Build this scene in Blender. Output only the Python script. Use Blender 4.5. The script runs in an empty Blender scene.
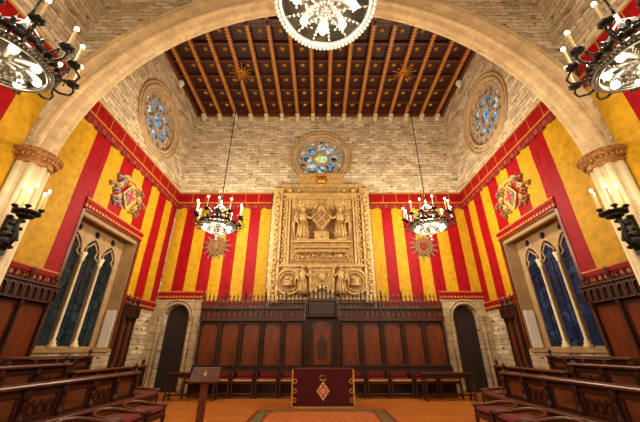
import bpy, bmesh, math, random
from mathutils import Vector, Matrix
PI = math.pi
R = math.radians
S = bpy.context.scene
COL = S.collection
rng = random.Random(7)

# ------------------------------------------------------------------ helpers
class MB:
    """collects shapes; build() links them as ONE mesh object"""
    def __init__(self):
        self.bm = bmesh.new(); self.mi = 0; self.sm = False
        self.uv = self.bm.loops.layers.uv.new('UVMap')
        self.M = Matrix.Identity(4)
    def _v(self, p): return self.bm.verts.new(self.M @ Vector(p))
    def _f(self, vs, uvs=None):
        try: f = self.bm.faces.new(vs)
        except ValueError: return None
        f.material_index = self.mi; f.smooth = self.sm
        if uvs:
            for l, u in zip(f.loops, uvs): l[self.uv].uv = u
        return f
    def face(self, pts, uvs=None): return self._f([self._v(p) for p in pts], uvs)
    def box(self, x0, x1, y0, y1, z0, z1):
        v = [self._v((x, y, z)) for x in (x0, x1) for y in (y0, y1) for z in (z0, z1)]
        for q in ((0,1,3,2),(4,6,7,5),(0,4,5,1),(2,3,7,6),(0,2,6,4),(1,5,7,3)):
            self._f([v[i] for i in q])
        return self
    def cbox(self, x0, x1, y0, y1, z0, z1, c=.01):
        """box with chamfered edges"""
        b2 = bmesh.new()
        bmesh.ops.create_cube(b2, size=1)
        for v in b2.verts:
            v.co = ((x0+x1)/2+v.co.x*abs(x1-x0), (y0+y1)/2+v.co.y*abs(y1-y0), (z0+z1)/2+v.co.z*abs(z1-z0))
        bmesh.ops.bevel(b2, geom=b2.edges[:], offset=c, segments=1, affect='EDGES')
        self._merge(b2); return self
    def _merge(self, b2, mat=None):
        T = self.M @ mat if mat is not None else self.M
        mp = {v: self.bm.verts.new(T @ v.co) for v in b2.verts}
        for f in b2.faces: self._f([mp[v] for v in f.verts])
        b2.free()
    def lathe(self, prof, c=(0,0,0), n=12, axis='Z', a0=0, a1=2*PI, sx=1, sy=1):
        full = abs(a1-a0) > 2*PI-1e-4
        k = n if full else n+1
        rings = []
        for r, z in prof:
            ring = []
            for i in range(k):
                a = a0+(a1-a0)*i/n
                p = (r*math.cos(a)*sx, r*math.sin(a)*sy, z)
                if axis == 'Y': p = (p[0], p[2], p[1])
                if axis == 'X': p = (p[2], p[0], p[1])
                ring.append(self._v((p[0]+c[0], p[1]+c[1], p[2]+c[2])))
            rings.append(ring)
        for a, b in zip(rings, rings[1:]):
            for i in range(k if full else k-1):
                j = (i+1) % k
                self._f([a[i], a[j], b[j], b[i]])
        if full:
            if prof[0][0] > 1e-4: self._f(rings[0][::-1])
            if prof[-1][0] > 1e-4: self._f(rings[-1])
        return self
    def tube(self, pts, r, n=6, closed=False):
        pts = [Vector(p) for p in pts]; m = len(pts); rings = []
        rr = r if isinstance(r, (list, tuple)) else [r]*m
        prev = None
        for i, p in enumerate(pts):
            if closed: t = pts[(i+1) % m]-pts[i-1]
            else: t = pts[min(i+1, m-1)]-pts[max(i-1, 0)]
            t.normalize()
            u = prev if prev is not None else (Vector((0,0,1)) if abs(t.z) < .9 else Vector((1,0,0)))
            u = (u-t*u.dot(t))
            if u.length < 1e-5: u = Vector((0,1,0)).cross(t)
            u.normalize(); prev = u; w = t.cross(u)
            rings.append([self._v(p+(u*math.cos(2*PI*k/n)+w*math.sin(2*PI*k/n))*rr[i]) for k in range(n)])
        for i in range(m if closed else m-1):
            a, b = rings[i], rings[(i+1) % m]
            for k in range(n): self._f([a[k], a[(k+1) % n], b[(k+1) % n], b[k]])
        if not closed: self._f(rings[0][::-1]); self._f(rings[-1])
        return self
    def ball(self, c, r, sub=1, rot=None):
        if not isinstance(r, (tuple, list)): r = (r, r, r)
        b2 = bmesh.new(); bmesh.ops.create_icosphere(b2, subdivisions=sub, radius=1)
        T = Matrix.Translation(c)
        if rot is not None: T = T @ rot
        T = T @ Matrix.Diagonal((r[0], r[1], r[2], 1))
        s = self.sm; self.sm = True; self._merge(b2, T); self.sm = s
        return self
    def plate(self, outer, holes, fn, d0, d1, side=True):
        """flat plate with holes: 2D loops, fn(u, v, d) -> 3D"""
        for d in ((d0, d1) if d0 != d1 else (d0,)):
            b2 = bmesh.new(); es = []
            for lp in [outer]+list(holes):
                vs = [b2.verts.new((u, v, 0)) for u, v in lp]
                for i in range(len(vs)): es.append(b2.edges.new((vs[i], vs[(i+1) % len(vs)])))
            bmesh.ops.triangle_fill(b2, edges=es, use_beauty=True)
            mp = {}
            for f in b2.faces:
                self._f([mp.setdefault(v, None) or mp.__setitem__(v, self._v(fn(v.co.x, v.co.y, d))) or mp[v] for v in f.verts])
            b2.free()
        if side and d0 != d1:
            for lp in [outer]+list(holes):
                a = [self._v(fn(u, v, d0)) for u, v in lp]; b = [self._v(fn(u, v, d1)) for u, v in lp]
                for i in range(len(lp)):
                    j = (i+1) % len(lp); self._f([a[i], a[j], b[j], b[i]])
        return self
    def build(self, name, mats, parent=None, loc=None):
        bm = self.bm
        bmesh.ops.remove_doubles(bm, verts=bm.verts[:], dist=1e-5)
        bmesh.ops.recalc_face_normals(bm, faces=bm.faces[:])
        me = bpy.data.meshes.new(name); bm.to_mesh(me); bm.free()
        for m in (mats if isinstance(mats, (list, tuple)) else [mats]): me.materials.append(m)
        o = bpy.data.objects.new(name, me); COL.objects.link(o)
        if parent: o.parent = parent
        if loc: o.location = loc
        return o

def thing(name, label, cat, loc=(0,0,0), rz=0, group=None):
    o = bpy.data.objects.new(name, None); COL.objects.link(o)
    o.empty_display_size = .1
    o.location = loc; o.rotation_euler = (0, 0, rz)
    return tag(o, label, cat, group)
def tag(o, label, cat, group=None):
    o['label'] = label; o['category'] = cat
    if group: o['group'] = group
    return o
def struct(o, label=None, cat=None):
    o['kind'] = 'structure'
    if label: o['label'] = label
    if cat: o['category'] = cat
    return o
def dup(root, loc=None, rz=None, label=None, group=None, parent=None):
    c = root.copy(); COL.objects.link(c)
    if parent is not None: c.parent = parent
    if loc is not None: c.location = loc
    if rz is not None: c.rotation_euler = (0, 0, rz)
    if label: c['label'] = label
    if group: c['group'] = group
    for ch in list(root.children): dup(ch, parent=c)
    return c
def circle(cx, cy, r, n=32, a0=0): return [(cx+r*math.cos(a0+2*PI*i/n), cy+r*math.sin(a0+2*PI*i/n)) for i in range(n)]
def lancet(cx, w, z0, zs, n=7):
    """pointed arch outline: half width w, sill z0, springing zs"""
    pts = [(cx-w, z0), (cx+w, z0)]
    rr = 1.7*w
    for i in range(n+1):
        a = i/n*math.acos((rr-w)/rr); pts.append((cx+w-rr+rr*math.cos(a), zs+rr*math.sin(a)))
    for i in range(n-1, -1, -1):
        a = i/n*math.acos((rr-w)/rr); pts.append((cx-w+rr-rr*math.cos(a), zs+rr*math.sin(a)))
    return pts
def roundarch(cx, w, z0, zs, n=14):
    return [(cx-w, z0), (cx+w, z0)]+[(cx+w*math.cos(PI*i/n), zs+w*math.sin(PI*i/n)) for i in range(n+1)]

# ------------------------------------------------------------------ materials
def lin(c):
    return tuple((x/12.92 if x <= .04045 else ((x+.055)/1.055)**2.4) for x in (c[0]/255, c[1]/255, c[2]/255))
class NT:
    def __init__(self, name):
        self.m = bpy.data.materials.new(name); self.m.use_nodes = True
        self.t = self.m.node_tree; self.b = self.t.nodes['Principled BSDF']
        self.out = self.t.nodes['Material Output']
    def n(self, kind, **kw):
        x = self.t.nodes.new(kind)
        for k, v in kw.items():
            if k in x.inputs: x.inputs[k].default_value = v
            else: setattr(x, k, v)
        return x
    def l(self, a, b): self.t.links.new(a, b)
def ramp(nt, stops):
    r = nt.n('ShaderNodeValToRGB'); e = r.color_ramp.elements
    while len(e) < len(stops): e.new(.5)
    for i, (p, c) in enumerate(stops): e[i].position = p; e[i].color = (*c, 1)
    return r
def mat(name, c, rough=.5, metal=0, var=.25, scale=6, bump=0, bscale=40, spec=.5, stretch=(1,1,1)):
    """plain colour with soft natural variation"""
    nt = NT(name); c = lin(c)
    g = nt.n('ShaderNodeTexCoord'); mp = nt.n('ShaderNodeMapping'); mp.inputs['Scale'].default_value = stretch
    nt.l(g.outputs['Object'], mp.inputs['Vector'])
    ns = nt.n('ShaderNodeTexNoise', Scale=scale, Detail=5); nt.l(mp.outputs[0], ns.inputs['Vector'])
    r = ramp(nt, [(.3, tuple(x*(1-var) for x in c)), (.7, tuple(min(1, x*(1+var)) for x in c))])
    nt.l(ns.outputs['Fac'], r.inputs[0]); nt.l(r.outputs[0], nt.b.inputs['Base Color'])
    nt.b.inputs['Roughness'].default_value = rough; nt.b.inputs['Metallic'].default_value = metal
    nt.b.inputs['Specular IOR Level'].default_value = spec
    if bump:
        n2 = nt.n('ShaderNodeTexNoise', Scale=bscale, Detail=4); nt.l(mp.outputs[0], n2.inputs['Vector'])
        bp = nt.n('ShaderNodeBump', Strength=bump, Distance=.02); nt.l(n2.outputs['Fac'], bp.inputs['Height'])
        nt.l(bp.outputs[0], nt.b.inputs['Normal'])
    return nt.m
def masonry(name, axes, c1, c2, mortar, bw, rh, rough=.9, dark=.35, uv=False, bump=.6, mort=.012):
    nt = NT(name)
    if uv:
        src = nt.n('ShaderNodeTexCoord').outputs['UV']
    else:
        g = nt.n('ShaderNodeNewGeometry'); sp = nt.n('ShaderNodeSeparateXYZ'); nt.l(g.outputs['Position'], sp.inputs[0])
        cb = nt.n('ShaderNodeCombineXYZ'); nt.l(sp.outputs[axes[0]], cb.inputs[0]); nt.l(sp.outputs[axes[1]], cb.inputs[1])
        src = cb.outputs[0]
    wob = nt.n('ShaderNodeTexNoise', Scale=1.3, Detail=2); nt.l(src, wob.inputs['Vector'])
    mx = nt.n('ShaderNodeVectorMath', operation='MULTIPLY_ADD'); nt.l(wob.outputs['Color'], mx.inputs[0])
    mx.inputs[1].default_value = (.08, .05, 0); nt.l(src, mx.inputs[2])
    br = nt.n('ShaderNodeTexBrick'); nt.l(mx.outputs[0], br.inputs['Vector'])
    br.inputs['Scale'].default_value = 1; br.inputs['Brick Width'].default_value = bw; br.inputs['Row Height'].default_value = rh
    br.inputs['Mortar Size'].default_value = mort; br.inputs['Mortar Smooth'].default_value = .3
    br.inputs['Color1'].default_value = (*lin(c1), 1); br.inputs['Color2'].default_value = (*lin(c2), 1); br.inputs['Mortar'].default_value = (*lin(mortar), 1)
    br.inputs['Bias'].default_value = -.1
    n1 = nt.n('ShaderNodeTexNoise', Scale=2.2, Detail=8, Roughness=.7); nt.l(src, n1.inputs['Vector'])
    r1 = ramp(nt, [(.25, (.62,.6,.57)), (.75, (1.22,1.2,1.17))]); nt.l(n1.outputs['Fac'], r1.inputs[0])
    m1 = nt.n('ShaderNodeMix', data_type='RGBA', blend_type='MULTIPLY'); m1.inputs[0].default_value = 1
    nt.l(br.outputs['Color'], m1.inputs[6]); nt.l(r1.outputs[0], m1.inputs[7])
    # dark weathered holes between courses
    mpg = nt.n('ShaderNodeMapping'); mpg.inputs['Scale'].default_value = (3.2, 11, 1); nt.l(src, mpg.inputs['Vector'])
    n2 = nt.n('ShaderNodeTexNoise', Scale=1, Detail=2); nt.l(mpg.outputs[0], n2.inputs['Vector'])
    r2 = ramp(nt, [(.31, (dark, dark*.9, dark*.8)), (.41, (1,1,1))]); nt.l(n2.outputs['Fac'], r2.inputs[0])
    m2 = nt.n('ShaderNodeMix', data_type='RGBA', blend_type='MULTIPLY'); m2.inputs[0].default_value = 1
    nt.l(m1.outputs[2], m2.inputs[6]); nt.l(r2.outputs[0], m2.inputs[7])
    nt.l(m2.outputs[2], nt.b.inputs['Base Color']); nt.b.inputs['Roughness'].default_value = rough
    nt.b.inputs['Specular IOR Level'].default_value = .2
    ad = nt.n('ShaderNodeMath', operation='MULTIPLY_ADD'); nt.l(br.outputs['Fac'], ad.inputs[0]); ad.inputs[1].default_value = -.8
    nt.l(n1.outputs['Fac'], ad.inputs[2])
    bp = nt.n('ShaderNodeBump', Strength=bump, Distance=.04); nt.l(ad.outputs[0], bp.inputs['Height']); nt.l(bp.outputs[0], nt.b.inputs['Normal'])
    return nt.m
def wood(name, c1, c2, rough=.35, stretch=(9, 9, .7), bump=.15, spec=.5):
    nt = NT(name); g = nt.n('ShaderNodeTexCoord'); mp = nt.n('ShaderNodeMapping'); mp.inputs['Scale'].default_value = stretch
    nt.l(g.outputs['Object'], mp.inputs['Vector'])
    ns = nt.n('ShaderNodeTexNoise', Scale=2.5, Detail=6, Distortion=.6); nt.l(mp.outputs[0], ns.inputs['Vector'])
    r = ramp(nt, [(.3, lin(c1)), (.72, lin(c2))]); nt.l(ns.outputs['Fac'], r.inputs[0]); nt.l(r.outputs[0], nt.b.inputs['Base Color'])
    nt.b.inputs['Roughness'].default_value = rough; nt.b.inputs['Specular IOR Level'].default_value = spec
    bp = nt.n('ShaderNodeBump', Strength=bump, Distance=.01); nt.l(ns.outputs['Fac'], bp.inputs['Height']); nt.l(bp.outputs[0], nt.b.inputs['Normal'])
    return nt.m
def emis(name, c, strength):
    nt = NT(name)
    nt.b.inputs['Base Color'].default_value = (1, .9, .75, 1)
    nt.b.inputs['Emission Color'].default_value = (*c, 1); nt.b.inputs['Emission Strength'].default_value = strength
    nt.m.cycles.emission_sampling = 'NONE'
    return nt.m
def damask(name, c, rough=.55):
    """woven silk with a faint figured pattern"""
    nt = NT(name); c = lin(c)
    g = nt.n('ShaderNodeTexCoord'); vo = nt.n('ShaderNodeTexVoronoi', Scale=5.5); nt.l(g.outputs['Object'], vo.inputs['Vector'])
    ns = nt.n('ShaderNodeTexNoise', Scale=9, Detail=6); nt.l(g.outputs['Object'], ns.inputs['Vector'])
    mu = nt.n('ShaderNodeMath', operation='MULTIPLY_ADD'); nt.l(vo.outputs['Distance'], mu.inputs[0]); mu.inputs[1].default_value = .5; nt.l(ns.outputs['Fac'], mu.inputs[2])
    r = ramp(nt, [(.45, tuple(x*.78 for x in c)), (.95, tuple(min(1, x*1.14) for x in c))]); nt.l(mu.outputs[0], r.inputs[0])
    nt.l(r.outputs[0], nt.b.inputs['Base Color']); nt.b.inputs['Roughness'].default_value = rough
    nt.b.inputs['Specular IOR Level'].default_value = .12
    wv = nt.n('ShaderNodeTexNoise', Scale=60, Detail=2); nt.l(g.outputs['Object'], wv.inputs['Vector'])
    bp = nt.n('ShaderNodeBump', Strength=.25, Distance=.01); nt.l(wv.outputs['Fac'], bp.inputs['Height']); nt.l(bp.outputs[0], nt.b.inputs['Normal'])
    return nt.m
def stained(name, stops, scale, lead=.05):
    nt = NT(name)
    g = nt.n('ShaderNodeTexCoord')
    vo = nt.n('ShaderNodeTexVoronoi', Scale=scale); nt.l(g.outputs['Object'], vo.inputs['Vector'])
    r = ramp(nt, stops); r.color_ramp.interpolation = 'CONSTANT'
    sp = nt.n('ShaderNodeSeparateColor'); nt.l(vo.outputs['Color'], sp.inputs[0]); nt.l(sp.outputs[0], r.inputs[0])
    ve = nt.n('ShaderNodeTexVoronoi', Scale=scale, feature='DISTANCE_TO_EDGE'); nt.l(g.outputs['Object'], ve.inputs['Vector'])
    lt = nt.n('ShaderNodeMath', operation='GREATER_THAN'); nt.l(ve.outputs['Distance'], lt.inputs[0]); lt.inputs[1].default_value = lead
    mx = nt.n('ShaderNodeMix', data_type='RGBA'); nt.l(lt.outputs[0], mx.inputs[0]); mx.inputs[6].default_value = (.008,.008,.008,1); nt.l(r.outputs[0], mx.inputs[7])
    tr = nt.n('ShaderNodeBsdfTranslucent'); nt.l(mx.outputs[2], tr.inputs[0])
    nt.l(mx.outputs[2], nt.b.inputs['Base Color']); nt.b.inputs['Roughness'].default_value = .12
    ms = nt.n('ShaderNodeMixShader'); ms.inputs[0].default_value = .6
    nt.l(nt.b.outputs[0], ms.inputs[1]); nt.l(tr.outputs[0], ms.inputs[2]); nt.l(ms.outputs[0], nt.out.inputs['Surface'])
    return nt.m

M = {}
M['stone_x'] = masonry('stone_x', ('X','Z'), (244,228,198), (194,170,136), (186,162,128), .42, .155, dark=.22, bump=.9)
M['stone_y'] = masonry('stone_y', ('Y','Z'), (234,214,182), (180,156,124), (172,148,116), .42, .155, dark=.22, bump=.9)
M['arch_stone'] = masonry('arch_stone', None, (228,200,156), (214,184,138), (186,156,114), .5, .3, uv=True, dark=.85, bump=.25, mort=.007)
M['ashlar_x'] = masonry('ashlar_x', ('X','Z'), (190,166,130), (172,148,114), (128,106,80), .5, .28, dark=.8, bump=.3)
M['ashlar_y'] = masonry('ashlar_y', ('Y','Z'), (186,160,124), (168,142,108), (128,106,80), .5, .28, dark=.8, bump=.3)
M['stone'] = mat('stone', (206,172,124), .85, var=.15, scale=4, bump=.3)
M['pale_stone'] = mat('pale_stone', (226,206,164), .7, var=.12, scale=5, bump=.2)
M['plaster'] = mat('plaster', (226,216,198), .8, var=.05)
M['gilt'] = mat('gilt', (214,152,52), .38, .75, var=.35, scale=14, bump=.3)
M['old_gold'] = mat('old_gold', (196,160,100), .45, .12, var=.3, scale=7, bump=.2, bscale=30)
M['old_gold_dark'] = mat('old_gold_dark', (150,108,60), .6, .1, var=.35, scale=9, bump=.3, bscale=30)
M['field_gold_shade'] = mat('field_gold_shade', (158,118,70), .55, .15, var=.3, scale=9, bump=.3, bscale=30)  # field behind the carving: relief shade put into a darker gold
M['capital_gold'] = mat('capital_gold', (158,108,50), .5, .35, var=.45, scale=16, bump=.3)
M['pearl'] = mat('pearl', (246,242,232), .2, var=.04)
M['plate_silver'] = mat('plate_silver', (214,200,172), .3, .1, var=.15)
M['niche_stone'] = mat('niche_stone', (164,130,88), .85, var=.18, scale=4, bump=.3)
M['rose_stone'] = mat('rose_stone', (182,150,108), .85, var=.2, scale=5, bump=.3)
M['fringe_red'] = mat('fringe_red', (146,46,26), .8, var=.35, scale=18, bump=.4)
M['gold_thread'] = mat('gold_thread', (240,206,130), .5, .0, var=.1)
M['iron'] = mat('iron', (46,42,38), .42, .7, var=.4, scale=20, bump=.3)
M['silver'] = mat('silver', (214,204,186), .12, 1, var=.08)
M['ring_metal'] = mat('ring_metal', (128,120,106), .34, .9, var=.3, scale=20)
M['crystal'] = mat('crystal', (232,226,214), .12, .85, var=.05)
M['wax'] = mat('wax', (240,214,150), .5, var=.06)
M['yellow'] = damask('yellow', (188,140,26))
M['red'] = damask('red', (146,9,19))
M['pelmet_red'] = damask('pelmet_red', (140,14,14), .6)
M['fringe'] = mat('fringe', (120,30,18), .8, var=.4, scale=18, stretch=(6,6,1), bump=.4)
M['fringe_gold'] = mat('fringe_gold', (176,112,40), .7, var=.35, scale=30)
M['dark_wood'] = wood('dark_wood', (40,16,9), (74,32,17), .36)
M['panel_wood'] = wood('panel_wood', (84,36,15), (128,60,26), .3, (5,5,.6))
M['desk_wood'] = wood('desk_wood', (84,44,21), (134,78,37), .36, (1.2,.5,3))
M['rail_wood'] = wood('rail_wood', (80,38,22), (116,62,38), .34, (5,.6,5))
M['beam_wood'] = wood('beam_wood', (70,32,14), (104,52,22), .5, (6,.4,6))
M['beam_edge'] = mat('beam_edge', (206,136,60), .5, .1, var=.3, scale=12)
M['ceil_wood'] = wood('ceil_wood', (46,18,9), (76,30,14), .5, (5,.5,5))
M['door_wood'] = wood('door_wood', (26,14,9), (44,24,14), .5)
M['velvet'] = mat('velvet', (84,7,22), .85, var=.2, scale=6)
M['cushion'] = mat('cushion', (112,11,15), .8, var=.2, scale=7, bump=.2)
M['galloon'] = mat('galloon', (222,172,84), .5, .25, var=.25, scale=40)
M['white'] = mat('white', (232,226,214), .6, var=.03)
M['cross_red'] = mat('cross_red', (204,32,30), .6, var=.05)
M['rug_red'] = mat('rug_red', (128,34,24), .95, var=.3, scale=18, bump=.3)
M['rug_gold'] = mat('rug_gold', (188,100,38), .95, var=.35, scale=14, bump=.3)
M['rug_olive'] = mat('rug_olive', (112,100,44), .95, var=.45, scale=12, bump=.3)
M['emb_brown'] = mat('emb_brown', (130,92,52), .7, .1, var=.5, scale=16, bump=.5)
M['emb_grey'] = mat('emb_grey', (128,120,112), .7, .1, var=.4, scale=16, bump=.5)
M['star_bronze'] = mat('star_bronze', (150,104,60), .25, .9, var=.2)
M['bulb'] = emis('bulb', (1, .9, .7), 22)
M['flame'] = emis('flame', (1, .80, .5), 16)
M['glass_rose'] = stained('glass_rose', [(0, lin((130,180,205))), (.3, lin((200,225,225))), (.5, lin((60,95,115))), (.68, lin((215,185,120))), (.82, lin((205,228,230)))], 5, .035)
M['glass_sun'] = stained('glass_sun', [(0, lin((250,226,120))), (.5, lin((225,235,170))), (.75, lin((160,190,120)))], 5, .03)
M['glass_blue'] = stained('glass_blue', [(0, lin((32,38,56))), (.4, lin((42,50,68))), (.7, lin((26,30,44)))], 4.2, .03)
M['glass_bright'] = stained('glass_bright', [(0, lin((120,160,195))), (.35, lin((215,225,228))), (.6, lin((70,90,110))), (.8, lin((140,180,200)))], 8, .04)
M['glass_green'] = stained('glass_green', [(0, lin((32,38,34))), (.4, lin((42,48,42))), (.7, lin((24,30,26)))], 4.2, .03)
def parquet():
    nt = NT('parquet')
    g = nt.n('ShaderNodeNewGeometry')
    br = nt.n('ShaderNodeTexBrick'); nt.l(g.outputs['Position'], br.inputs['Vector'])
    for k, v in (('Scale',1),('Brick Width',1.4),('Row Height',.16),('Mortar Size',.004),('Bias',0)): br.inputs[k].default_value = v
    br.inputs['Color1'].default_value = (*lin((228,138,54)),1); br.inputs['Color2'].default_value = (*lin((206,118,44)),1); br.inputs['Mortar'].default_value = (*lin((96,50,20)),1)
    ns = nt.n('ShaderNodeTexNoise', Scale=3, Detail=6); mp = nt.n('ShaderNodeMapping'); mp.inputs['Scale'].default_value = (.8,9,1); nt.l(g.outputs['Position'], mp.inputs['Vector']); nt.l(mp.outputs[0], ns.inputs['Vector'])
    r = ramp(nt, [(.3,(.72,.7,.66)),(.7,(1.12,1.1,1.06))]); nt.l(ns.outputs['Fac'], r.inputs[0])
    m = nt.n('ShaderNodeMix', data_type='RGBA', blend_type='MULTIPLY'); m.inputs[0].default_value = 1; nt.l(br.outputs['Color'], m.inputs[6]); nt.l(r.outputs[0], m.inputs[7])
    nt.l(m.outputs[2], nt.b.inputs['Base Color']); nt.b.inputs['Roughness'].default_value = .3
    return nt.m
M['parquet'] = parquet()

# ------------------------------------------------------------------ camera
H = 1.36
cam = bpy.data.cameras.new('camera'); co = bpy.data.objects.new('camera', cam); COL.objects.link(co)
co.location = (0, 0, H); co.rotation_euler = (R(90+25), 0, 0)
cam.sensor_width = 36; cam.lens = 298/640*36; cam.clip_start = .05; cam.clip_end = 200
S.camera = co

# ------------------------------------------------------------------ room shell
W = 6.4; D = 12.0; CZ = 12.72; CX = .04
AY0, AY1 = 5.28, 5.72          # the big arch
NY0, NY1 = 7.3, 9.95           # window niches
FRONT = -7.0
MB().box(-W-1, W+1, FRONT-.3, D+.9, -.3, 0).build('floor', M['parquet'])
struct(bpy.data.objects['floor'], 'orange parquet floor of the hall', 'floor')

def side_wall(s, name):
    m = MB()
    fn = lambda u, v, d: (s*(W+d), u, v)
    m.plate([(FRONT, 0), (D+.9, 0), (D+.9, CZ), (FRONT, CZ)],
            [[(NY0, 1.38), (NY1, 1.38), (NY1, 4.82), (NY0, 4.82)], circle(9.35 if s < 0 else 9.0, 9.72, 1.18, 40)], fn, 0, .9)
    return struct(m.build(name, M['stone_y']), 'rough stone side wall on the %s' % ('right' if s > 0 else 'left'), 'wall')
side_wall(-1, 'wall_left'); side_wall(1, 'wall_right')
DX = 5.5; DW = .48
m = MB()
doorL = roundarch(-DX+CX, DW, .0, 2.48); doorR = roundarch(DX+CX, DW, .0, 2.48)
# back wall outline runs round both doorways
out = [(-W, 0), doorL[0]] + [doorL[-1-i] for i in range(len(doorL)-2)] + [doorL[1]] + [doorR[0]] + [doorR[-1-i] for i in range(len(doorR)-2)] + [doorR[1]] + [(W, 0), (W, CZ), (-W, CZ)]
m.plate(out, [circle(CX, 9.82, 1.18, 40)], lambda u, v, d: (u, D+d, v), 0, .9)
struct(m.build('wall_back', M['stone_x']), 'rough stone back wall above the hangings', 'wall')
MB().box(-W-.9, W+.9, FRONT-.5, FRONT, 0, CZ).build('wall_front', M['stone_x'])
struct(bpy.data.objects['wall_front'], 'stone wall behind the viewer', 'wall')

# ceiling: coffered timber
m = MB(); m.box(-W-.9, W+.9, FRONT-.5, D+.9, CZ, CZ+.2)
m.mi = 1
for i in range(15):
    for j in range(8):
        x = -6.0+.8*i+.4+CX; y = 6.05+.78*j
        pts = []
        for k in range(16):
            a = 2*PI*k/16; r = .12 if k % 2 == 0 else .06
            pts.append((x+r*math.cos(a), y+r*math.sin(a), CZ-.02))
        c = m._v((x, y, CZ-.05)); vs = [m._v(p) for p in pts]
        for k in range(16): m._f([c, vs[k], vs[(k+1) % 16]])
ceil = struct(m.build('ceiling', [M['ceil_wood'], M['gilt']]), 'dark coffered timber ceiling with gold stars', 'ceiling')
bm_ = MB(); bm_.box(-.066, .066, AY1, D, -.3, 0); bm_.mi = 1
bm_.box(-.03, .03, AY1, D, -.315, -.3)
y = AY1+.05
while y < D-.06:
    for sx in (-1, 1): bm_.box(sx*.066-.02, sx*.066+.02, y, y+.06, -.315, -.25)
    y += .13
beam0 = bm_.build('beam', [M['beam_wood'], M['beam_edge']], ceil, (-6.0+CX, 0, CZ)); struct(beam0)
for i in range(1, 16):
    b = beam0.copy(); COL.objects.link(b); b.parent = ceil; b.location = (-6.0+.8*i+CX, 0, CZ)
rl = MB(); rl.box(-W, W, -.05, .05, -.16, 0)
rail0 = struct(rl.build('cross_rail', M['beam_wood'], ceil, (0, AY1+.01, CZ)))
for j in range(1, 9):
    b = rail0.copy(); COL.objects.link(b); b.parent = ceil; b.location = (0, AY1+.01+.78*j, CZ)
# heavier tie beam
mm = MB(); mm.box(-W, W, 7.0, 7.16, CZ-.26, CZ)
for i in range(16):
    x = -6.0+.8*i+CX
    mm.ball((x, 7.08, CZ-.36), (.07, .07, .09)); mm.box(x-.11, x+.11, 6.96, 7.2, CZ-.34, CZ-.2)
struct(mm.build('tie_beam', [M['beam_wood']], ceil))
# wall plates and corbels
mm = MB(); mm.box(-W, W, D-.16, D, CZ-.34, CZ); mm.box(-W, W, D-.22, D, CZ-.08, CZ)
for s in (-1, 1): mm.box(s*W, s*(W-.14), AY1, D, CZ-.3, CZ)
struct(mm.build('trim_1', M['beam_wood']), 'dark timber plate along the wall heads', 'trim')
cb = MB(); cb.cbox(-.1, .1, -.3, 0, 0, .16, .02); cb.cbox(-.085, .085, -.22, 0, -.12, .0, .03)
cor0 = cb.build('trim_2', M['pale_stone'], None, (-6.0+CX, D, CZ-.52)); struct(cor0, 'pale stone corbel under a ceiling beam', 'corbel')
for i in range(1, 16):
    c = cor0.copy(); COL.objects.link(c); c.location = (-6.0+.8*i+CX, D, CZ-.52)
for s in (-1, 1):
    mm = MB(); mm.lathe([(.02,-.18),(.07,-.12),(.12,-.02),(.14,.06),(.14,.1)], (0,0,0), 12); mm.box(-.1, .1, -.1, .1, .05, .16)
    o = mm.build('trim_3', M['plaster'], None, (s*(W-.1), 9.8, 12.26)); struct(o, 'small pale corbel high on the side wall', 'corbel')

# ------------------------------------------------------------------ the great arch
AR = 6.1; AZ = 4.93
outl = [(-W, 5.25), (-W, CZ), (W, CZ), (W, 5.25)]
a0 = math.asin((5.25-AZ)/AR)
KX, KZ = 1.035, .981
arc = [(AR*KX*math.cos(a0+(PI-2*a0)*i/48), AZ+AR*KZ*math.sin(a0+(PI-2*a0)*i/48)) for i in range(49)]
m = MB(); m.plate(outl+arc, [], lambda u, v, d: (u, d, v), AY0+.1, AY1)
arch = struct(m.build('wall_middle', M['stone_x']), 'stone spandrel wall over the great arch', 'wall')
prof = [(AY0+.12, .56), (AY0-.04, .54), (AY0-.06, .49), (AY0-.01, .45), (AY0-.04, .41), (AY0-.02, .36), (AY0, .34), (AY0+.03, .14), (AY0+.06, .07), (AY0+.03, .03), (AY0+.05, -.03), (AY0+.11, -.06),
        (AY0+.16, -.03), (AY0+.19, -.10), (AY1-.12, -.17), (AY1-.08, -.14), (AY1-.05, -.19), (AY1, -.18), (AY1+.03, -.1), (AY1+.03, .14)]
m = MB(); m.sm = True
ns = 96; cum = [0]
for p, q in zip(prof, prof[1:]): cum.append(cum[-1]+math.dist(p, q))
rows = []
for i in range(ns+1):
    a = a0+(PI-2*a0)*i/ns
    rows.append([m._v(((AR+dr)*KX*math.cos(a), y, AZ+(AR+dr)*KZ*math.sin(a))) for y, dr in prof])
for i in range(ns):
    for j in range(len(prof)-1):
        u0, u1 = i/ns*18, (i+1)/ns*18
        m._f([rows[i][j], rows[i+1][j], rows[i+1][j+1], rows[i][j+1]], [(u0, cum[j]), (u1, cum[j]), (u1, cum[j+1]), (u0, cum[j+1])])
m.build('arch_band', M['arch_stone'], arch)
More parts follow.
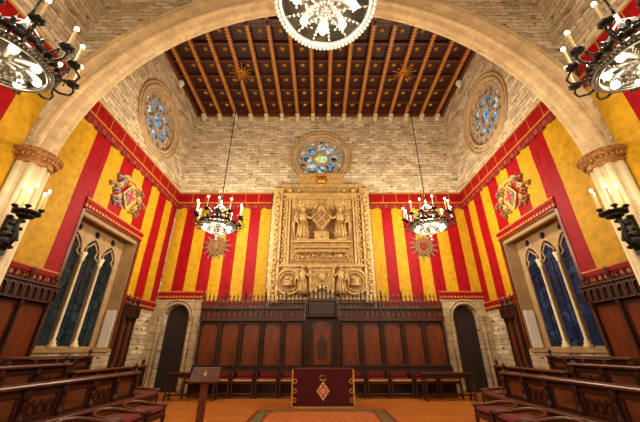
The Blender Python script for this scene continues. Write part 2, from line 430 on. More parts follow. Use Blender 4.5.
for s in (-1, 1):
    m = MB()
    yc = (AY0+AY1)/2-.02
    m.box(s*W, s*6.2, AY0-.02, AY1, 0, 5.0); m.sm = True
    m.lathe([(.36,0),(.36,.3),(.3,.4),(.27,.46),(.27,4.96)], (s*6.28, yc, 0), 24)
    for k in range(5):
        a = -PI/2+PI*k/4
        m.lathe([(.11,0),(.11,.3),(.085,.42),(.075,.46),(.075,4.95)], (s*(6.28-.25*math.cos(a)), yc+.25*math.sin(a), 0), 12)
    struct(m.build('pier', M['pale_stone'], arch))
    m = MB(); m.sm = True; cpx = s*6.28
    m.lathe([(.33,4.94),(.37,4.97),(.34,5.0),(.34,5.02),(.39,5.12),(.43,5.16),(.46,5.19),(.46,5.25),(.40,5.28)], (cpx, yc, 0), 28)
    for k in range(17):
        a = -PI*.55+PI*1.1*k/16
        m.ball((cpx-s*.40*math.cos(a), yc+.40*math.sin(a), 5.09), (.04,.04,.06)); m.ball((cpx-s*.47*math.cos(a+.08), yc+.47*math.sin(a+.08), 5.2), (.025,.025,.03))
    struct(m.build('capital', M['capital_gold'], arch))

# ------------------------------------------------------------------ rose windows
def rose(name, fn, label, centre_mat, petal_mat):
    """fn(u, v, depth) about the centre"""
    m = MB()
    holes = [circle(0, 0, .33, 20)]
    for k in range(8):
        a = 2*PI*k/8
        holes.append(circle(.63*math.cos(a), .63*math.sin(a), .235, 14))
        a += PI/8
        holes.append([(.94*math.cos(a)+.13*math.cos(t), .94*math.sin(a)+.13*math.sin(t)) for t in [2*PI*i/8 for i in range(8)]])
        a -= PI/8
        holes.append(circle(1.01*math.cos(a), 1.01*math.sin(a), .115, 10))
    m.plate(circle(0, 0, 1.18, 40), holes, fn, .12, .24)
    m.sm = True
    for r, d, t in ((1.5, -.02, .05), (1.35, -.0, .06), (1.2, .03, .05)):
        m.tube([fn(r*math.cos(2*PI*i/48), r*math.sin(2*PI*i/48), d) for i in range(48)], t, 8, True)
    for k in range(8):
        a = 2*PI*k/8
        m.tube([fn(.63*math.cos(a)+.24*math.cos(2*PI*i/16), .63*math.sin(a)+.24*math.sin(2*PI*i/16), .11) for i in range(16)], .025, 5, True)
    m.tube([fn(.345*math.cos(2*PI*i/20), .345*math.sin(2*PI*i/20), .10) for i in range(20)], .03, 5, True)
    o = struct(m.build(name, M['rose_stone']), label, 'window')
    g = MB(); g.mi = 0; g.face([fn(.36*math.cos(2*PI*i/20), .36*math.sin(2*PI*i/20), .19) for i in range(20)])
    struct(g.build('center_pane', centre_mat, o))
    g = MB(); g.plate(circle(0, 0, 1.16, 32), [circle(0, 0, .36, 20)], fn, .195, .195)
    struct(g.build('petal_pane', petal_mat, o))
rose('window_1', lambda u, v, d: (CX+u, D+d, 9.82+v), 'rose window with blue glass above the carved altarpiece', M['glass_sun'], M['glass_rose'])
rose('window_2', lambda u, v, d: (-W-d, 9.35+u, 9.72+v), 'round traceried window high on the left wall', M['glass_bright'], M['glass_bright'])
rose('window_3', lambda u, v, d: (W+d, 9.0+u, 9.72+v), 'round traceried window high on the right wall', M['glass_bright'], M['glass_bright'])

# ------------------------------------------------------------------ lancet windows
def lancets(s, name, gm, label):
    fn = lambda u, v, d: (s*(6.84+d), u, v)
    cs = (7.88, 8.63, 9.38)
    m = MB(); holes = []
    for c in cs:
        holes.append(lancet(c, .335, 1.45, 3.88)); holes.append(circle(c, 4.56, .11, 12))
    m.plate([(NY0, 1.38), (NY1, 1.38), (NY1, 4.82), (NY0, 4.82)], holes, fn, 0, .06)
    m.box(s*(W-.05), s*6.98, NY0-.02, NY1+.02, 1.30, 1.40)
    for (a, b, c_, d_) in ((NY0, NY0+.02, 1.38, 4.82), (NY1-.02, NY1, 1.38, 4.82), (NY0, NY1, 4.80, 4.82)): m.box(s*(W+.01), s*6.86, a, b, c_, d_)
    m.cbox(s*(W+.0), s*(W+.12), NY0+.02, NY1-.02, 4.68, 4.8, .03)
    for c in cs:   # trefoil cusps
        for a in (-1, 1): m.tube([fn(c+a*.31, 3.8, .0), fn(c+a*.19, 3.9, .02), fn(c+a*.23, 4.08, .02), fn(c, 4.3, .0)], .03, 5)
    o = struct(m.build(name, M['niche_stone']), label, 'window')
    for c in ((cs[0]+cs[1])/2, (cs[1]+cs[2])/2):
        q = MB(); q.sm = True
        q.lathe([(.10,1.40),(.10,1.48),(.065,1.52),(.075,1.56),(.04,1.6),(.04,3.65),(.07,3.68),(.06,3.72),(.09,3.84),(.1,3.9)], (s*6.78, c, 0), 12)
        struct(q.build('colonette', M['pale_stone'], o))
    q = MB()
    for c in cs:
        q.face([fn(c-.36, 1.42, .04), fn(c+.36, 1.42, .04), fn(c+.36, 4.7, .04), fn(c-.36, 4.7, .04)])
    struct(q.build('pane', gm, o))
    q = MB()
    for c in cs:
        for z in (1.9, 2.35, 2.8, 3.25, 3.66): q.box(s*6.855, s*6.87, c-.28, c+.28, z-.012, z+.012)
        q.box(s*6.855, s*6.87, c-.01, c+.01, 1.45, 3.9)
    struct(q.build('glazing_bar', M['iron'], o))
    q = MB()     # brown wooden edge of the niche, pale jamb board
    for (a, b, c, d) in ((NY1, NY1+.09, 1.38, 4.9), (NY0-.09, NY0, 1.38, 4.9), (NY0-.09, NY1+.09, 4.82, 4.92)):
        q.box(s*(W+.02), s*(W-.05), a, b, c, d)
    struct(q.build('frame', M['panel_wood'], o))
    q = MB(); q.cbox(s*(W+.06), s*(W+.36), NY1-.05, NY1-.022, 1.42, 2.5, .008)
    struct(q.build('jamb_board', M['white'], o))
lancets(-1, 'window_4', M['glass_green'], 'three-light lancet window in a niche of the left wall')
lancets(1, 'window_5', M['glass_blue'], 'three-light lancet window in a niche of the right wall')

# ------------------------------------------------------------------ doors
for s, nm in ((-1, 'left'), (1, 'right')):
    cx = s*DX+CX
    fnb = lambda u, v, d: (u, D+d, v)
    m = MB()
    arc_o = roundarch(cx, DW, 0, 2.48)
    xo0, xo1 = (-W+.001, -4.6+CX) if s < 0 else (4.6+CX, W-.001)
    o_ = [(xo0, 0), arc_o[0]] + [arc_o[-1-i] for i in range(len(arc_o)-2)] + [arc_o[1], (xo1, 0), (xo1, 3.12), (xo0, 3.12)]
    m.plate(o_, [], fnb, -.06, -.001)
    m.sm = True
    for r, d in ((DW+.04, -.06), (DW+.15, -.07)):
        m.tube([(cx-r, D+d, .1), (cx-r, D+d, 2.48)]+[(cx-r*math.cos(PI*i/16), D+d, 2.48+r*math.sin(PI*i/16)) for i in range(1, 16)]+[(cx+r, D+d, 2.48), (cx+r, D+d, .1)], .035, 8)
    for a in (-1, 1):
        m.lathe([(.07,2.36),(.05,2.4),(.085,2.46),(.09,2.5)], (cx+a*(DW+.1), D-.08, 0), 10)
        m.lathe([(.09,0),(.09,.2),(.06,.26),(.045,.3),(.045,2.38)], (cx+a*(DW+.1), D-.08, 0), 10)
    sur = struct(m.build('door_%d' % (1 if s < 0 else 2), M['ashlar_x']), 'round-arched stone doorway on the %s of the back wall' % nm, 'door')
    q = MB(); q.plate(roundarch(cx, DW+.02, -.02, 2.48), [], fnb, .3, .36); q.mi = 1
    for k in range(6):
        for j in range(13):
            x = cx-.4+.16*k; z = .2+.2*j
            if z < 2.5: q.ball((x, D+.295, z), (.018,.014,.018))
    q.mi = 0
    for k in range(7): q.box(cx-.48+.16*k-.012, cx-.48+.16*k+.012, D+.285, D+.3, .02, 2.45)
    struct(q.build('door_leaf', [M['door_wood'], M['iron']], sur))

# ------------------------------------------------------------------ striped hangings
PZ0, PZ1 = 7.08, 7.8
def hanging(name, fn, stripes, bottom, label, pel_u0, pel_u1, hole=None, rough_edges=()):
    """fn(u, z, d): d is distance out from the wall. stripes: [(u0,u1,colour)], bottom: [(u0,u1,z)]"""
    root = thing(name, label, 'wall hanging')
    m = MB(); m.sm = True
    def zb(u):
        for a, b, z in bottom:
            if a-1e-6 <= u <= b+1e-6: return z
        return 3.0
    cuts = sorted({a for a, _, _ in bottom}|{b for _, b, _ in bottom})
    for (u0, u1, c) in stripes:
        m.mi = c
        us = [u0]+[x for x in cuts if u0 < x < u1]+[u1]
        for a, b in zip(us, us[1:]):
            z0 = zb((a+b)/2); n = max(1, int(round((b-a)/.12))); k = 10
            g = [[m._v(fn(a+(b-a)*i/n, z0+(PZ0+.1-z0)*j/k, .035+.010*math.sin((a+(b-a)*i/n)*10)+.006*math.sin((a+(b-a)*i/n)*23+j))) for j in range(k+1)] for i in range(n+1)]
            for i in range(n):
                for j in range(k): m._f([g[i][j], g[i+1][j], g[i+1][j+1], g[i][j+1]])
    m.build('cloth', [M['yellow'], M['red']], root)
    # deep red pelmet with a dark tabbed fringe
    m = MB()
    def slab(u0, u1, z0, z1, d0, d1):
        P = lambda u, z, d: m._v(fn(u, z, d))
        v = [P(u, z, d) for u in (u0, u1) for z in (z0, z1) for d in (d0, d1)]
        for q in ((0,1,3,2),(4,6,7,5),(0,4,5,1),(2,3,7,6),(0,2,6,4),(1,5,7,3)): m._f([v[i] for i in q])
    slab(pel_u0, pel_u1, PZ0+.14, PZ1, .02, .11)
    m.mi = 1; slab(pel_u0, pel_u1, PZ1-.05, PZ1, .1, .125); slab(pel_u0, pel_u1, PZ0+.2, PZ0+.25, .1, .125)
    n = int(round((pel_u1-pel_u0)/.6))
    for k in range(1, n): u = pel_u0+(pel_u1-pel_u0)*k/n; slab(u-.012, u+.012, PZ0+.24, PZ1-.05, .1, .118)
    m.build('pelmet', [M['pelmet_red'], M['fringe_gold']], root)
    m = MB()
    n = int(round((pel_u1-pel_u0)/.2))
    for k in range(n):
        a = pel_u0+(pel_u1-pel_u0)*k/n; b = pel_u0+(pel_u1-pel_u0)*(k+1)/n
        m.mi = k % 2
        slab(a+.012, b-.012, PZ0-.06+.05*(k % 2), PZ0+.2, .06, .1)
    m.build('pelmet_fringe', [M['fringe'], M['fringe_red']], root)
    for (a, b, z) in bottom:
        m = MB()
        m.mi = 0; slab(a, b, z-.1, z+.03, .03, .085)
        n = max(1, int(round((b-a)/.13)))
        for k in range(n):
            p = a+(b-a)*k/n; q = a+(b-a)*(k+1)/n
            m.mi = 0; slab(p+.008, q-.008, z-.26, z-.1, .035, .07)
            m.mi = 1; slab(p+.02, q-.02, z-.22, z-.15, .068, .078)
        m.mi = 1; slab(a, b, z-.01, z+.03, .08, .092)
        m.build('bottom_valance', [M['pelmet_red'], M['fringe_gold']], root)
    return root
Y_, R_ = 0, 1
edges = [AY1+.12, 6.78, 7.42, 8.05, 8.65, 9.28, 9.88, 10.45, 11.0, 11.5, 11.96]
st = [(edges[i], edges[i+1], i % 2) for i in range(len(edges)-1)]
NB = NY0-.1, NY1+.1
bot = [(edges[0], NB[0], 3.02), (NB[0], NB[1], 5.12), (NB[1], 11.96, 2.98)]
fL = lambda u, z, d: (-W+d, u, z); fR = lambda u, z, d: (W-d, u, z)
hL = hanging('wall_hanging', fL, st, bot, 'long yellow and red striped hanging round the left lancet window', AY1+.12, 11.96)
hR = hanging('wall_hanging', fR, st, bot, 'long yellow and red striped hanging round the right lancet window', AY1+.12, 11.96)
be = [2.2, 2.66, 3.12, 3.58, 4.04, 4.5, 4.96, 5.44, 5.92, 6.34]
stb = [(be[i], be[i+1], i % 2) for i in range(len(be)-1)]
botb = [(2.2, 4.62, 3.06), (4.62, 6.34, 3.42)]
mir = lambda L: [(-b, -a, c) for a, b, c in L]
fB = lambda u, z, d: (u+CX, D-d, z)
hBL = hanging('wall_hanging', fB, mir(stb), mir(botb), 'yellow and red striped hanging on the back wall left of the altarpiece', -6.34, -2.2)
hBR = hanging('wall_hanging', fB, stb, botb, 'yellow and red striped hanging on the back wall right of the altarpiece', 2.2, 6.34)
ef = [AY0-.1, 4.62, 4.0, 3.35, 2.7, 2.05, 1.3]
stf = [(ef[i+1], ef[i], i % 2) for i in range(len(ef)-1)]
hanging('wall_hanging', fL, stf, [(1.3, AY0-.1, 3.0)], 'striped hanging on the left wall nearer than the arch pier', 1.3, AY0-.1)
hanging('wall_hanging', fR, stf, [(1.3, AY0-.1, 3.0)], 'striped hanging on the right wall nearer than the arch pier', 1.3, AY0-.1)

def round_emblem(parent, fn, u, z, shield):
    m = MB()
    for k in range(20):
        a = 2*PI*k/20
        m.ball(fn(u+.33*math.cos(a), z+.33*math.sin(a), .07), .085); m.ball(fn(u+.22*math.cos(a+.15), z+.22*math.sin(a+.15), .07), .07)
    m.mi = 1
    for k in range(14):
        a = 2*PI*k/14+.1
        m.ball(fn(u+.43*math.cos(a), z+.43*math.sin(a), .07), .05); m.tube([fn(u+.4*math.cos(a), z+.4*math.sin(a), .06), fn(u+.55*math.cos(a), z+.55*math.sin(a), .06)], .018, 5)
        m.ball(fn(u+.56*math.cos(a), z+.56*math.sin(a), .06), .035)
    m.mi = 2 if shield else 0
    m.plate([(u-.13, z+.16), (u-.13, z-.02), (u-.08, z-.12), (u, z-.18), (u+.08, z-.12), (u+.13, z-.02), (u+.13, z+.16)], [], fn, .06, .15)
    m.build('round_emblem', [M['emb_brown'], M['emb_grey'], M['fringe']], parent)['label'] = 'embroidered round wreath emblem'
round_emblem(hBL, fB, -4.36, 5.28, False); round_emblem(hBR, fB, 4.3, 5.28, True)
def arms_emblem(parent, fn, u, z, g):
    m = MB()
    m.mi = 2; m.plate([(u-.34, z), (u, z-.46), (u+.34, z), (u, z+.46)], [], fn, .05, .1)
    m.mi = 0; m.plate([(u-.25, z), (u, z-.34), (u+.25, z), (u, z+.34)], [], fn, .09, .13)
    m.mi = 3; m.plate([(u-.04, z-.24), (u+.04, z-.24), (u+.04, z+.24), (u-.04, z+.24)], [], fn, .12, .15); m.plate([(u-.19, z-.04), (u+.19, z-.04), (u+.19, z+.04), (u-.19, z+.04)], [], fn, .12, .152)
    m.mi = 2     # crown
    for k in range(7): m.ball(fn(u-.24+.08*k, z+.56+.04*math.sin(PI*k/6), .09), (.05,.05,.08))
    q = random.Random(3)
    for a in (-1, 1):   # curling leaf mantling
        for k in range(9):
            m.mi = (1 if a > 0 else g) if k % 3 else 2
            zz = z+.5-.12*k; x0 = .12+.36*(1-abs(zz-z)/.55); x1 = x0+.34+.18*math.sin(k*1.9)
            m.tube([fn(u+a*x0, zz, .06), fn(u+a*(x0+x1)/2, zz+.1, .07), fn(u+a*x1, zz+.02, .07), fn(u+a*(x1-.06), zz-.07, .07), fn(u+a*(x1-.14), zz-.02, .07)], [.03,.05,.045,.035,.02], 6)
            m.ball(fn(u+a*(x0+.12), zz+.02, .06), (.05,.06,.05))
    m.build('arms_emblem', [M['emb_grey'], M['emb_brown'], M['old_gold'], M['cross_red']], parent)['label'] = 'embroidered lozenge arms with leafy mantling'
arms_emblem(hL, fL, 8.75, 5.95, 0); arms_emblem(hR, fR, 8.75, 5.95, 1)

# ------------------------------------------------------------------ carved altarpiece
ar = thing('altarpiece', 'tall carved gold altarpiece in the middle of the back wall', 'altarpiece', (CX+.03, D, 3.0))
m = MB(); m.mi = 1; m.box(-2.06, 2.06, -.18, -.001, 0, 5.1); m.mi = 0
for (x0, x1, z0, z1) in ((-1.35, 1.35, 1.45, 4.45),):
    for t, d in ((.0, .06), (.12, .03)):
        m.box(x0-t, x1+t, -.18-d, -.18, z1-.0+t, z1+.08+t); m.box(x0-t, x1+t, -.18-d, -.18, z0-.08-t, z0-t)
        m.box(x0-.08-t, x0-t, -.18-d, -.18, z0-.08-t, z1+.08+t); m.box(x1+t, x1+.08+t, -.18-d, -.18, z0-.08-t, z1+.08+t)
q = random.Random(11)
for sx in (-1, 1):
    for k in range(20):
        z = 1.5+.155*k; m.ball((sx*(1.6+.05*math.sin(k*1.7)), -.2, z), (.07,.07,.06)); m.ball((sx*(1.6-.07*math.sin(k*1.7)), -.2, z+.07), (.04,.06,.04))
for k in range(26): m.ball((-1.25+.1*k, -.2, 1.62+.03*(k%2)), (.04,.05,.05))
for k in range(150):
    x = q.uniform(-1.25, 1.25); z = q.choice((q.uniform(3.95,4.4), q.uniform(1.75,1.95)))
    m.ball((x, -.2, z), (q.uniform(.03,.07), .06, q.uniform(.03,.07)))
for sx in (-1,1):
    for k in range(12): m.ball((sx*q.uniform(.45,1.25), -.19, q.uniform(2.6,3.9)), (q.uniform(.04,.09), .05, q.uniform(.04,.09)))
m.build('back_panel', [M['old_gold'], M['field_gold_shade']], ar)
def scroll(m, x, z, y, sz, flip=1):
    pts = []
    for i in range(11):
        a = i/10*3.6*PI/2; r = sz*(1-.075*i)
        pts.append((x+flip*r*math.cos(a)*.7, y, z+r*math.sin(a)))
    m.tube(pts, [sz*.24*(1-.06*i) for i in range(11)], 5)
for s in (-1, 1):
    m = MB(); m.box(s*2.08, s*1.72, -.30, -.1, 0, 4.95); m.mi = 1; m.box(s*1.98, s*1.82, -.315, -.29, .3, 4.7); m.mi = 0
    m.box(s*2.14, s*1.68, -.34, -.1, 4.72, 4.95); m.box(s*2.14, s*1.66, -.36, -.1, -.02, .22)
    z = .4
    while z < 4.6:
        m.ball((s*1.9, -.32, z), (.1+.03*math.sin(z*9), .06, .09)); m.ball((s*(1.9+.08*math.sin(z*7)), -.33, z+.11), (.06,.05,.06))
        z += .22
    m.build('pilaster', [M['old_gold'], M['old_gold_dark']], ar)
m = MB()
m.box(-1.75, 1.75, -.3, -.15, 4.62, 4.7); m.box(-1.8, 1.8, -.36, -.1, 5.0, 5.12); m.box(-1.7, 1.7, -.28, -.1, 4.9, 5.0)
for k in range(36): x = -1.7+3.4*k/35; m.box(x-.025, x+.025, -.33, -.28, 4.9, 4.98)
for s in (-1, 1):
    for k in range(3): scroll(m, s*(1.5-.36*k), 4.8, -.26, .12, s)
    m.ball((s*1.4, -.3, 4.85), (.13,.1,.13)); m.ball((s*1.0, -.3, 4.84), (.09,.08,.09))
m.build('cornice', M['old_gold'], ar)
m = MB(); m.box(-.98, .98, -.26, -.002, 5.12, 5.66); m.box(-1.04, 1.04, -.3, -.002, 5.62, 5.72)
for s in (-1, 1):
    for k in range(3): scroll(m, s*(.82-.26*k), 5.38+.04*k, -.27, .14, s)
m.mi = 1; m.ball((0, -.28, 5.4), (.2,.12,.22), 2)
for k in range(12): a = 2*PI*k/12; m.ball((.27*math.cos(a), -.27, 5.4+.27*math.sin(a)), (.06,.05,.06))
m.build('crest_block', [M['old_gold'], M['gilt']], ar)
m = MB(); m.box(-1.3, 1.3, -.2, -.18, 3.98, 4.42); m.box(-.16, .16, -.2, -.18, 3.9, 4.0)    # carved leafwork over the upper field
for s in (-1, 1):
    for (x, z, q) in ((.3,4.3,.14),(.62,4.34,.12),(.95,4.3,.13),(1.2,4.2,.1),(.3,4.05,.1)):
        scroll(m, s*x, z, -.22, q, s); m.ball((s*x, -.22, z), (q*.6,.06,q*.6))
m.ball((0,-.24,4.0),(.16,.1,.2)); m.ball((0,-.26,4.26),(.09,.08,.09))
for k in range(9): a = PI*k/8; m.ball((.24*math.cos(a), -.24, 4.05+.24*math.sin(a)), (.05,.05,.06))
m.build('leafwork', M['old_gold'], ar)
m = MB()    # lozenge shield under a crown
m.plate([(-.42,3.42),(0,2.9),(.42,3.42),(0,3.94)], [], lambda u,v,d: (u,-.18-d,v), 0, .26); m.mi = 1
m.plate([(-.33,3.42),(0,3.01),(.33,3.42),(0,3.83)], [], lambda u,v,d: (u,-.18-d,v), .25, .28); m.mi = 0
for a in (-1,1):
    c = Vector((0,3.42)); m.tube([(-.17,-.47,3.42-a*.21),(.17,-.47,3.42+a*.21)], .035, 6)
m.build('lozenge_shield', [M['old_gold'], M['old_gold_dark']], ar)
def relief_figure(s):
    m = MB(); m.sm = True
    m.lathe([(.03,0),(.24,.02),(.25,.2),(.2,.5),(.15,.72),(.17,.9),(.19,1.05),(.12,1.14),(.06,1.18),(.06,1.24)], (0,0,0), 12, sy=.6)
    m.ball((0,-.02,1.34), (.1,.1,.125), 2); m.ball((0,.03,1.37), (.12,.1,.12), 2)
    m.ball((0,-.12,1.33), (.018,.02,.02))
    m.tube([(-s*.17,0,1.02),(-s*.32,-.1,.86),(-s*.44,-.12,1.0)], [.065,.055,.04], 7); m.ball((-s*.46,-.12,1.02), .045)
    m.tube([(s*.17,0,1.02),(s*.28,-.04,.8),(s*.2,-.14,.66)], [.065,.055,.04], 7); m.ball((s*.19,-.15,.65), .045)
    for k in range(6):   # robe folds
        a = PI+PI*(k+.5)/6; m.tube([(.17*math.cos(a),.1*math.sin(a),.8),(.21*math.cos(a),.14*math.sin(a),.4),(.27*math.cos(a),.17*math.sin(a),.03)], .028, 5)
    for k in range(5):   # wing feathers
        m.tube([(s*.1,.08,1.05),(s*(.3+.03*k),.1,1.2-.12*k),(s*(.42-.02*k),.1,.95-.2*k)], [.05,.06,.02], 6)
    return m
for s in (-1, 1):
    f = relief_figure(s).build('relief_figure', M['old_gold'], ar, (s*.78, -.36, 2.52)); f.scale = (1.0, 1.2, 1.0)
m = MB()
for (x1, z0, z1, d) in ((1.12,2.12,2.2,.42),(1.05,2.2,2.34,.34),(1.2,2.34,2.42,.46),(.6,2.42,2.5,.4),(1.0,1.98,2.12,.3)):
    m.cbox(-x1, x1, -d, -.17, z0, z1, .02)
for k in range(22): x = -1.05+2.1*k/21; m.ball((x, -.36, 2.26), (.045,.05,.06)); m.ball((x,-.3,2.0),(.035,.05,.09))
for s in (-1,1):
    m.cbox(s*.55, s*1.02, -.42, -.17, 2.44, 2.54, .02)
m.box(-.3,.3,-.34,-.17,2.5,2.86); m.ball((0,-.3,2.7),(.28,.14,.16))
m.build('bracket', M['old_gold'], ar)
for s in (-1, 1):
    m = MB()
    m.plate(circle(s*1.3,.78,.46,28), [], lambda u,v,d:(u,-d,v), .17, .2); m.mi = 1; m.plate(circle(s*1.3,.78,.40,28), [], lambda u,v,d:(u,-d,v), .2, .205); m.mi = 0; m.sm = True
    m.tube([(s*1.3+.48*math.cos(2*PI*i/28), -.23, .78+.48*math.sin(2*PI*i/28)) for i in range(28)], .06, 8, True)
    m.mi = 0; m.tube([(s*1.3+.36*math.cos(2*PI*i/24), -.24, .78+.36*math.sin(2*PI*i/24)) for i in range(24)], .025, 6, True)
    m.ball((s*1.3,-.22,.80),(.2,.12,.19),2); m.ball((s*1.3,-.26,.68),(.26,.08,.1)); m.ball((s*1.3-.05,-.3,.9),(.12,.1,.1)); m.ball((s*1.3+.12,-.26,.88),(.06,.06,.1))
    m.build('medallion', [M['old_gold'], M['old_gold_dark']], ar)
    f = relief_figure(s).build('relief_figure', M['old_gold'], ar, (s*.74, -.38, .26)); f.scale = (.75,1.1,.8)
m = MB()
m.box(-.52, .52, -.28, -.17, .1, 1.3); m.cbox(-.6,.6,-.34,-.17,1.3,1.4,.02); m.box(-1.72,1.72,-.27,-.17,1.4,1.46); m.box(-1.72,1.72,-.26,-.17,.1,.2)
for s in (-1,1):
    m.lathe([(.08,.15),(.06,.2),(.055,1.2),(.09,1.3)], (s*.46,-.32,0), 10)
    scroll(m, s*.2, 1.0, -.3, .13, s); scroll(m, s*.25, .6, -.3, .13, s); m.ball((s*.2,-.32,.4),(.12,.08,.14)); m.ball((s*.3,-.31,1.2),(.08,.06,.06))
m.ball((0,-.34,.95),(.13,.1,.2),2); m.ball((0,-.34,1.2),(.08,.08,.1),2); m.ball((0,-.32,.55),(.16,.1,.16))
for k in range(10): m.ball((-.45+.1*k,-.34,1.35+.0*k),(.04,.04,.04))
for s in (-1,1):
    for k in range(4): scroll(m, s*(1.5-.1*k), 1.26 if k%2 else .3, -.24, .1, s)
    for k in range(7): m.ball((s*(.95+.12*k), -.24, 1.36),(.04,.04,.04)); m.ball((s*(.95+.12*k), -.25, .22),(.05,.05,.05))
m.build('niche_group', M['old_gold'], ar)

# ------------------------------------------------------------------ stalls along the back wall
SY = 11.46
pitch = .752
def cresting(m, w, z):
    n = 5
    for k in range(n):
        x = -w/2+w*(k+.5)/n
        m.plate(lancet(x, .055, z, z+.2, 4), [lancet(x, .03, z+.05, z+.17, 4)], lambda u,v,d: (u,-.1+d,v), 0, .05)
        m.lathe([(.018,z+.28),(.02,z+.36),(.035,z+.40),(.02,z+.44),(.0,z+.52)], (x,-.075,0), 6)
def build_stall():
    root = thing('choir_stall', '', 'stall')
    m = MB(); m.box(-.33,.33,.02,.06,.0,2.32); m.mi = 1
    m.plate([(-.27,.86),(.27,.86),(.27,2.04)]+[(.27*math.cos(PI*i/10), 2.04+.16*math.sin(PI*i/10)) for i in range(1,10)]+[(-.27,2.04)], [], lambda u,v,d:(u,d,v), -.005, .02)
    m.build('back_panel', [M['dark_wood'], M['panel_wood']], root)
    for s in (-1,1):
        m = MB(); m.box(s*.375, s*.318, -.04,.06,0,2.30); m.box(s*.37, s*.33, -.13, -.09, 2.38, 2.98); m.lathe([(.03,.9),(.024,1.0),(.024,2.1),(.035,2.2),(.03,2.34)], (s*.335,-.05,0), 8)
        m.build('pilaster', M['dark_wood'], root)
    m = MB(); m.box(-.375,.375,-.14,.06,2.30,2.38); m.mi = 1; m.box(-.372,.372,-.06,.06,2.38,2.70); m.mi = 0; m.box(-.375,.375,-.18,.06,2.70,2.76)
    for k in range(4):
        x = -.28+.187*k
        m.plate([(x-.08,2.44),(x+.08,2.44),(x+.08,2.73),(x-.08,2.73)], [lancet(x,.06,2.46,2.58,5)], lambda u,v,d:(u,d,v), -.1, -.06)
    m.build('frieze', [M['dark_wood'], M['panel_wood']], root)
    m = MB(); cresting(m, .74, 2.76); m.build('cresting', M['dark_wood'], root)
    m = MB(); m.lathe([(.03,2.8),(.03,3.1),(.05,3.14),(.025,3.2),(.04,3.25),(.0,3.4)], (-.318,-.1,0), 8); m.build('finial', M['dark_wood'], root)
    m = MB(); m.box(-.375,.375,-.08,.06,.0,.84); m.cbox(-.375,.375,-.12,.06,.84,.9,.01); m.build('base', M['dark_wood'], root)
    return root
stall0 = None
ords = ['nearest to the throne', 'second from the throne', 'third from the throne', 'fourth from the throne', 'last before the door']
for s, side in ((-1,'left'),(1,'right')):
    for i in range(5):
        loc = (CX+.03+s*(.63+pitch/2+pitch*i), SY, 0)
        lab = 'dark carved wall stall %s of the throne, %s' % (side, ords[i])
        if stall0 is None:
            stall0 = build_stall(); stall0.location = loc; stall0['label'] = lab; stall0['group'] = 'wall stalls at the back'
        else: dup(stall0, loc, 0, lab)
th = thing('throne', 'tall dark carved throne at the centre of the back stalls', 'throne', (CX+.03, SY-.02, 0))
m = MB(); m.box(-.4,.4,.02,.08,0,2.9); m.mi = 1
m.plate([(-.3,.9),(.3,.9),(.3,2.1)]+[(.3*math.cos(PI*i/10),2.1+.2*math.sin(PI*i/10)) for i in range(1,10)]+[(-.3,2.1)],[],lambda u,v,d:(u,d,v),-.01,.02)
m.mi = 0; m.plate([(-.14,1.1),(.14,1.1),(.17,1.6),(0,1.85),(-.17,1.6)],[],lambda u,v,d:(u,d,v),-.03,-.01)
m.build('back_panel', [M['dark_wood'], M['panel_wood']], th)
for s in (-1,1):
    m = MB(); m.box(s*.61,s*.4,-.08,.1,0,2.5); m.mi=0
    for x in (.44,.51,.57): m.lathe([(.035,.0),(.035,.9),(.022,1.0),(.022,2.3),(.04,2.45),(.03,2.9),(.0,3.1)], (s*x,-.1,0), 8)
    for k in range(6): m.ball((s*.515,-.09,1.1+.22*k),(.05,.03,.07))
    m.build('pillar', M['dark_wood'], th)
m = MB(); m.cbox(-.5,.5,-.3,.1,2.42,2.5,.015); m.box(-.46,.46,-.24,.1,2.5,2.95); m.cbox(-.52,.52,-.34,.1,2.95,3.05,.015)
for k in range(5):
    x=-.36+.18*k
    m.plate([(x-.085,2.52),(x+.085,2.52),(x+.085,2.94),(x-.085,2.94)],[lancet(x,.06,2.56,2.76,5)],lambda u,v,d:(u,d,v),-.29,-.24)
for k in range(7):
    x=-.45+.15*k; h=.28+.32*(1-abs(k-3)/3)
    m.lathe([(.045,3.05),(.03,3.05+h*.5),(.05,3.05+h*.6),(.02,3.05+h*.75),(.035,3.05+h*.82),(0,3.05+h)],(x,-.2,0),7)
m.build('canopy', M['dark_wood'], th)
m = MB(); m.cbox(-.36,.36,-.6,.02,.46,.54,.01); m.box(-.34,.34,-.55,.02,.0,.46); m.build('seat', M['dark_wood'], th)
m = MB(); m.cbox(-.32,.32,-.58,.0,.54,.62,.03); m.build('cushion', M['cushion'], th)

# chairs in front of the wall stalls
def build_chair(w=.70):
    root = thing('council_chair', '', 'chair')
    for sx in (-1,1):
        m = MB(); m.cbox(sx*(w/2), sx*(w/2-.055), -.5,-.44,0,.66,.008); m.ball((sx*(w/2-.028),-.47,.69),(.04,.04,.035)); m.build('leg', M['dark_wood'], root)
        m = MB(); m.cbox(sx*(w/2), sx*(w/2-.055), -.06,0,0,.76,.008); m.ball((sx*(w/2-.028),-.03,.79),(.035,.035,.04)); m.build('leg', M['dark_wood'], root)
        m = MB(); m.cbox(sx*(w/2+.01), sx*(w/2-.06), -.5,-.02,.66,.70,.012); m.build('armrest', M['dark_wood'], root)
    m = MB(); m.cbox(-w/2+.05,w/2-.05,-.49,-.01,.40,.47,.008); m.cbox(-w/2+.05,w/2-.05,-.47,-.44,.1,.14,.008); m.build('seat_frame', M['dark_wood'], root)
    m = MB(); m.cbox(-w/2+.05,w/2-.05,-.48,-.02,.47,.55,.025); m.mi=1; m.box(-w/2+.05,w/2-.05,-.492,-.48,.475,.515); m.build('cushion', [M['cushion'], M['galloon']], root)
    m = MB(); m.cbox(-w/2+.05,w/2-.05,-.055,-.015,.56,.74,.01); m.mi=1; m.box(-w/2+.07,w/2-.07,-.07,-.055,.58,.7); m.build('backrest', [M['dark_wood'], M['cushion']], root)
    return root
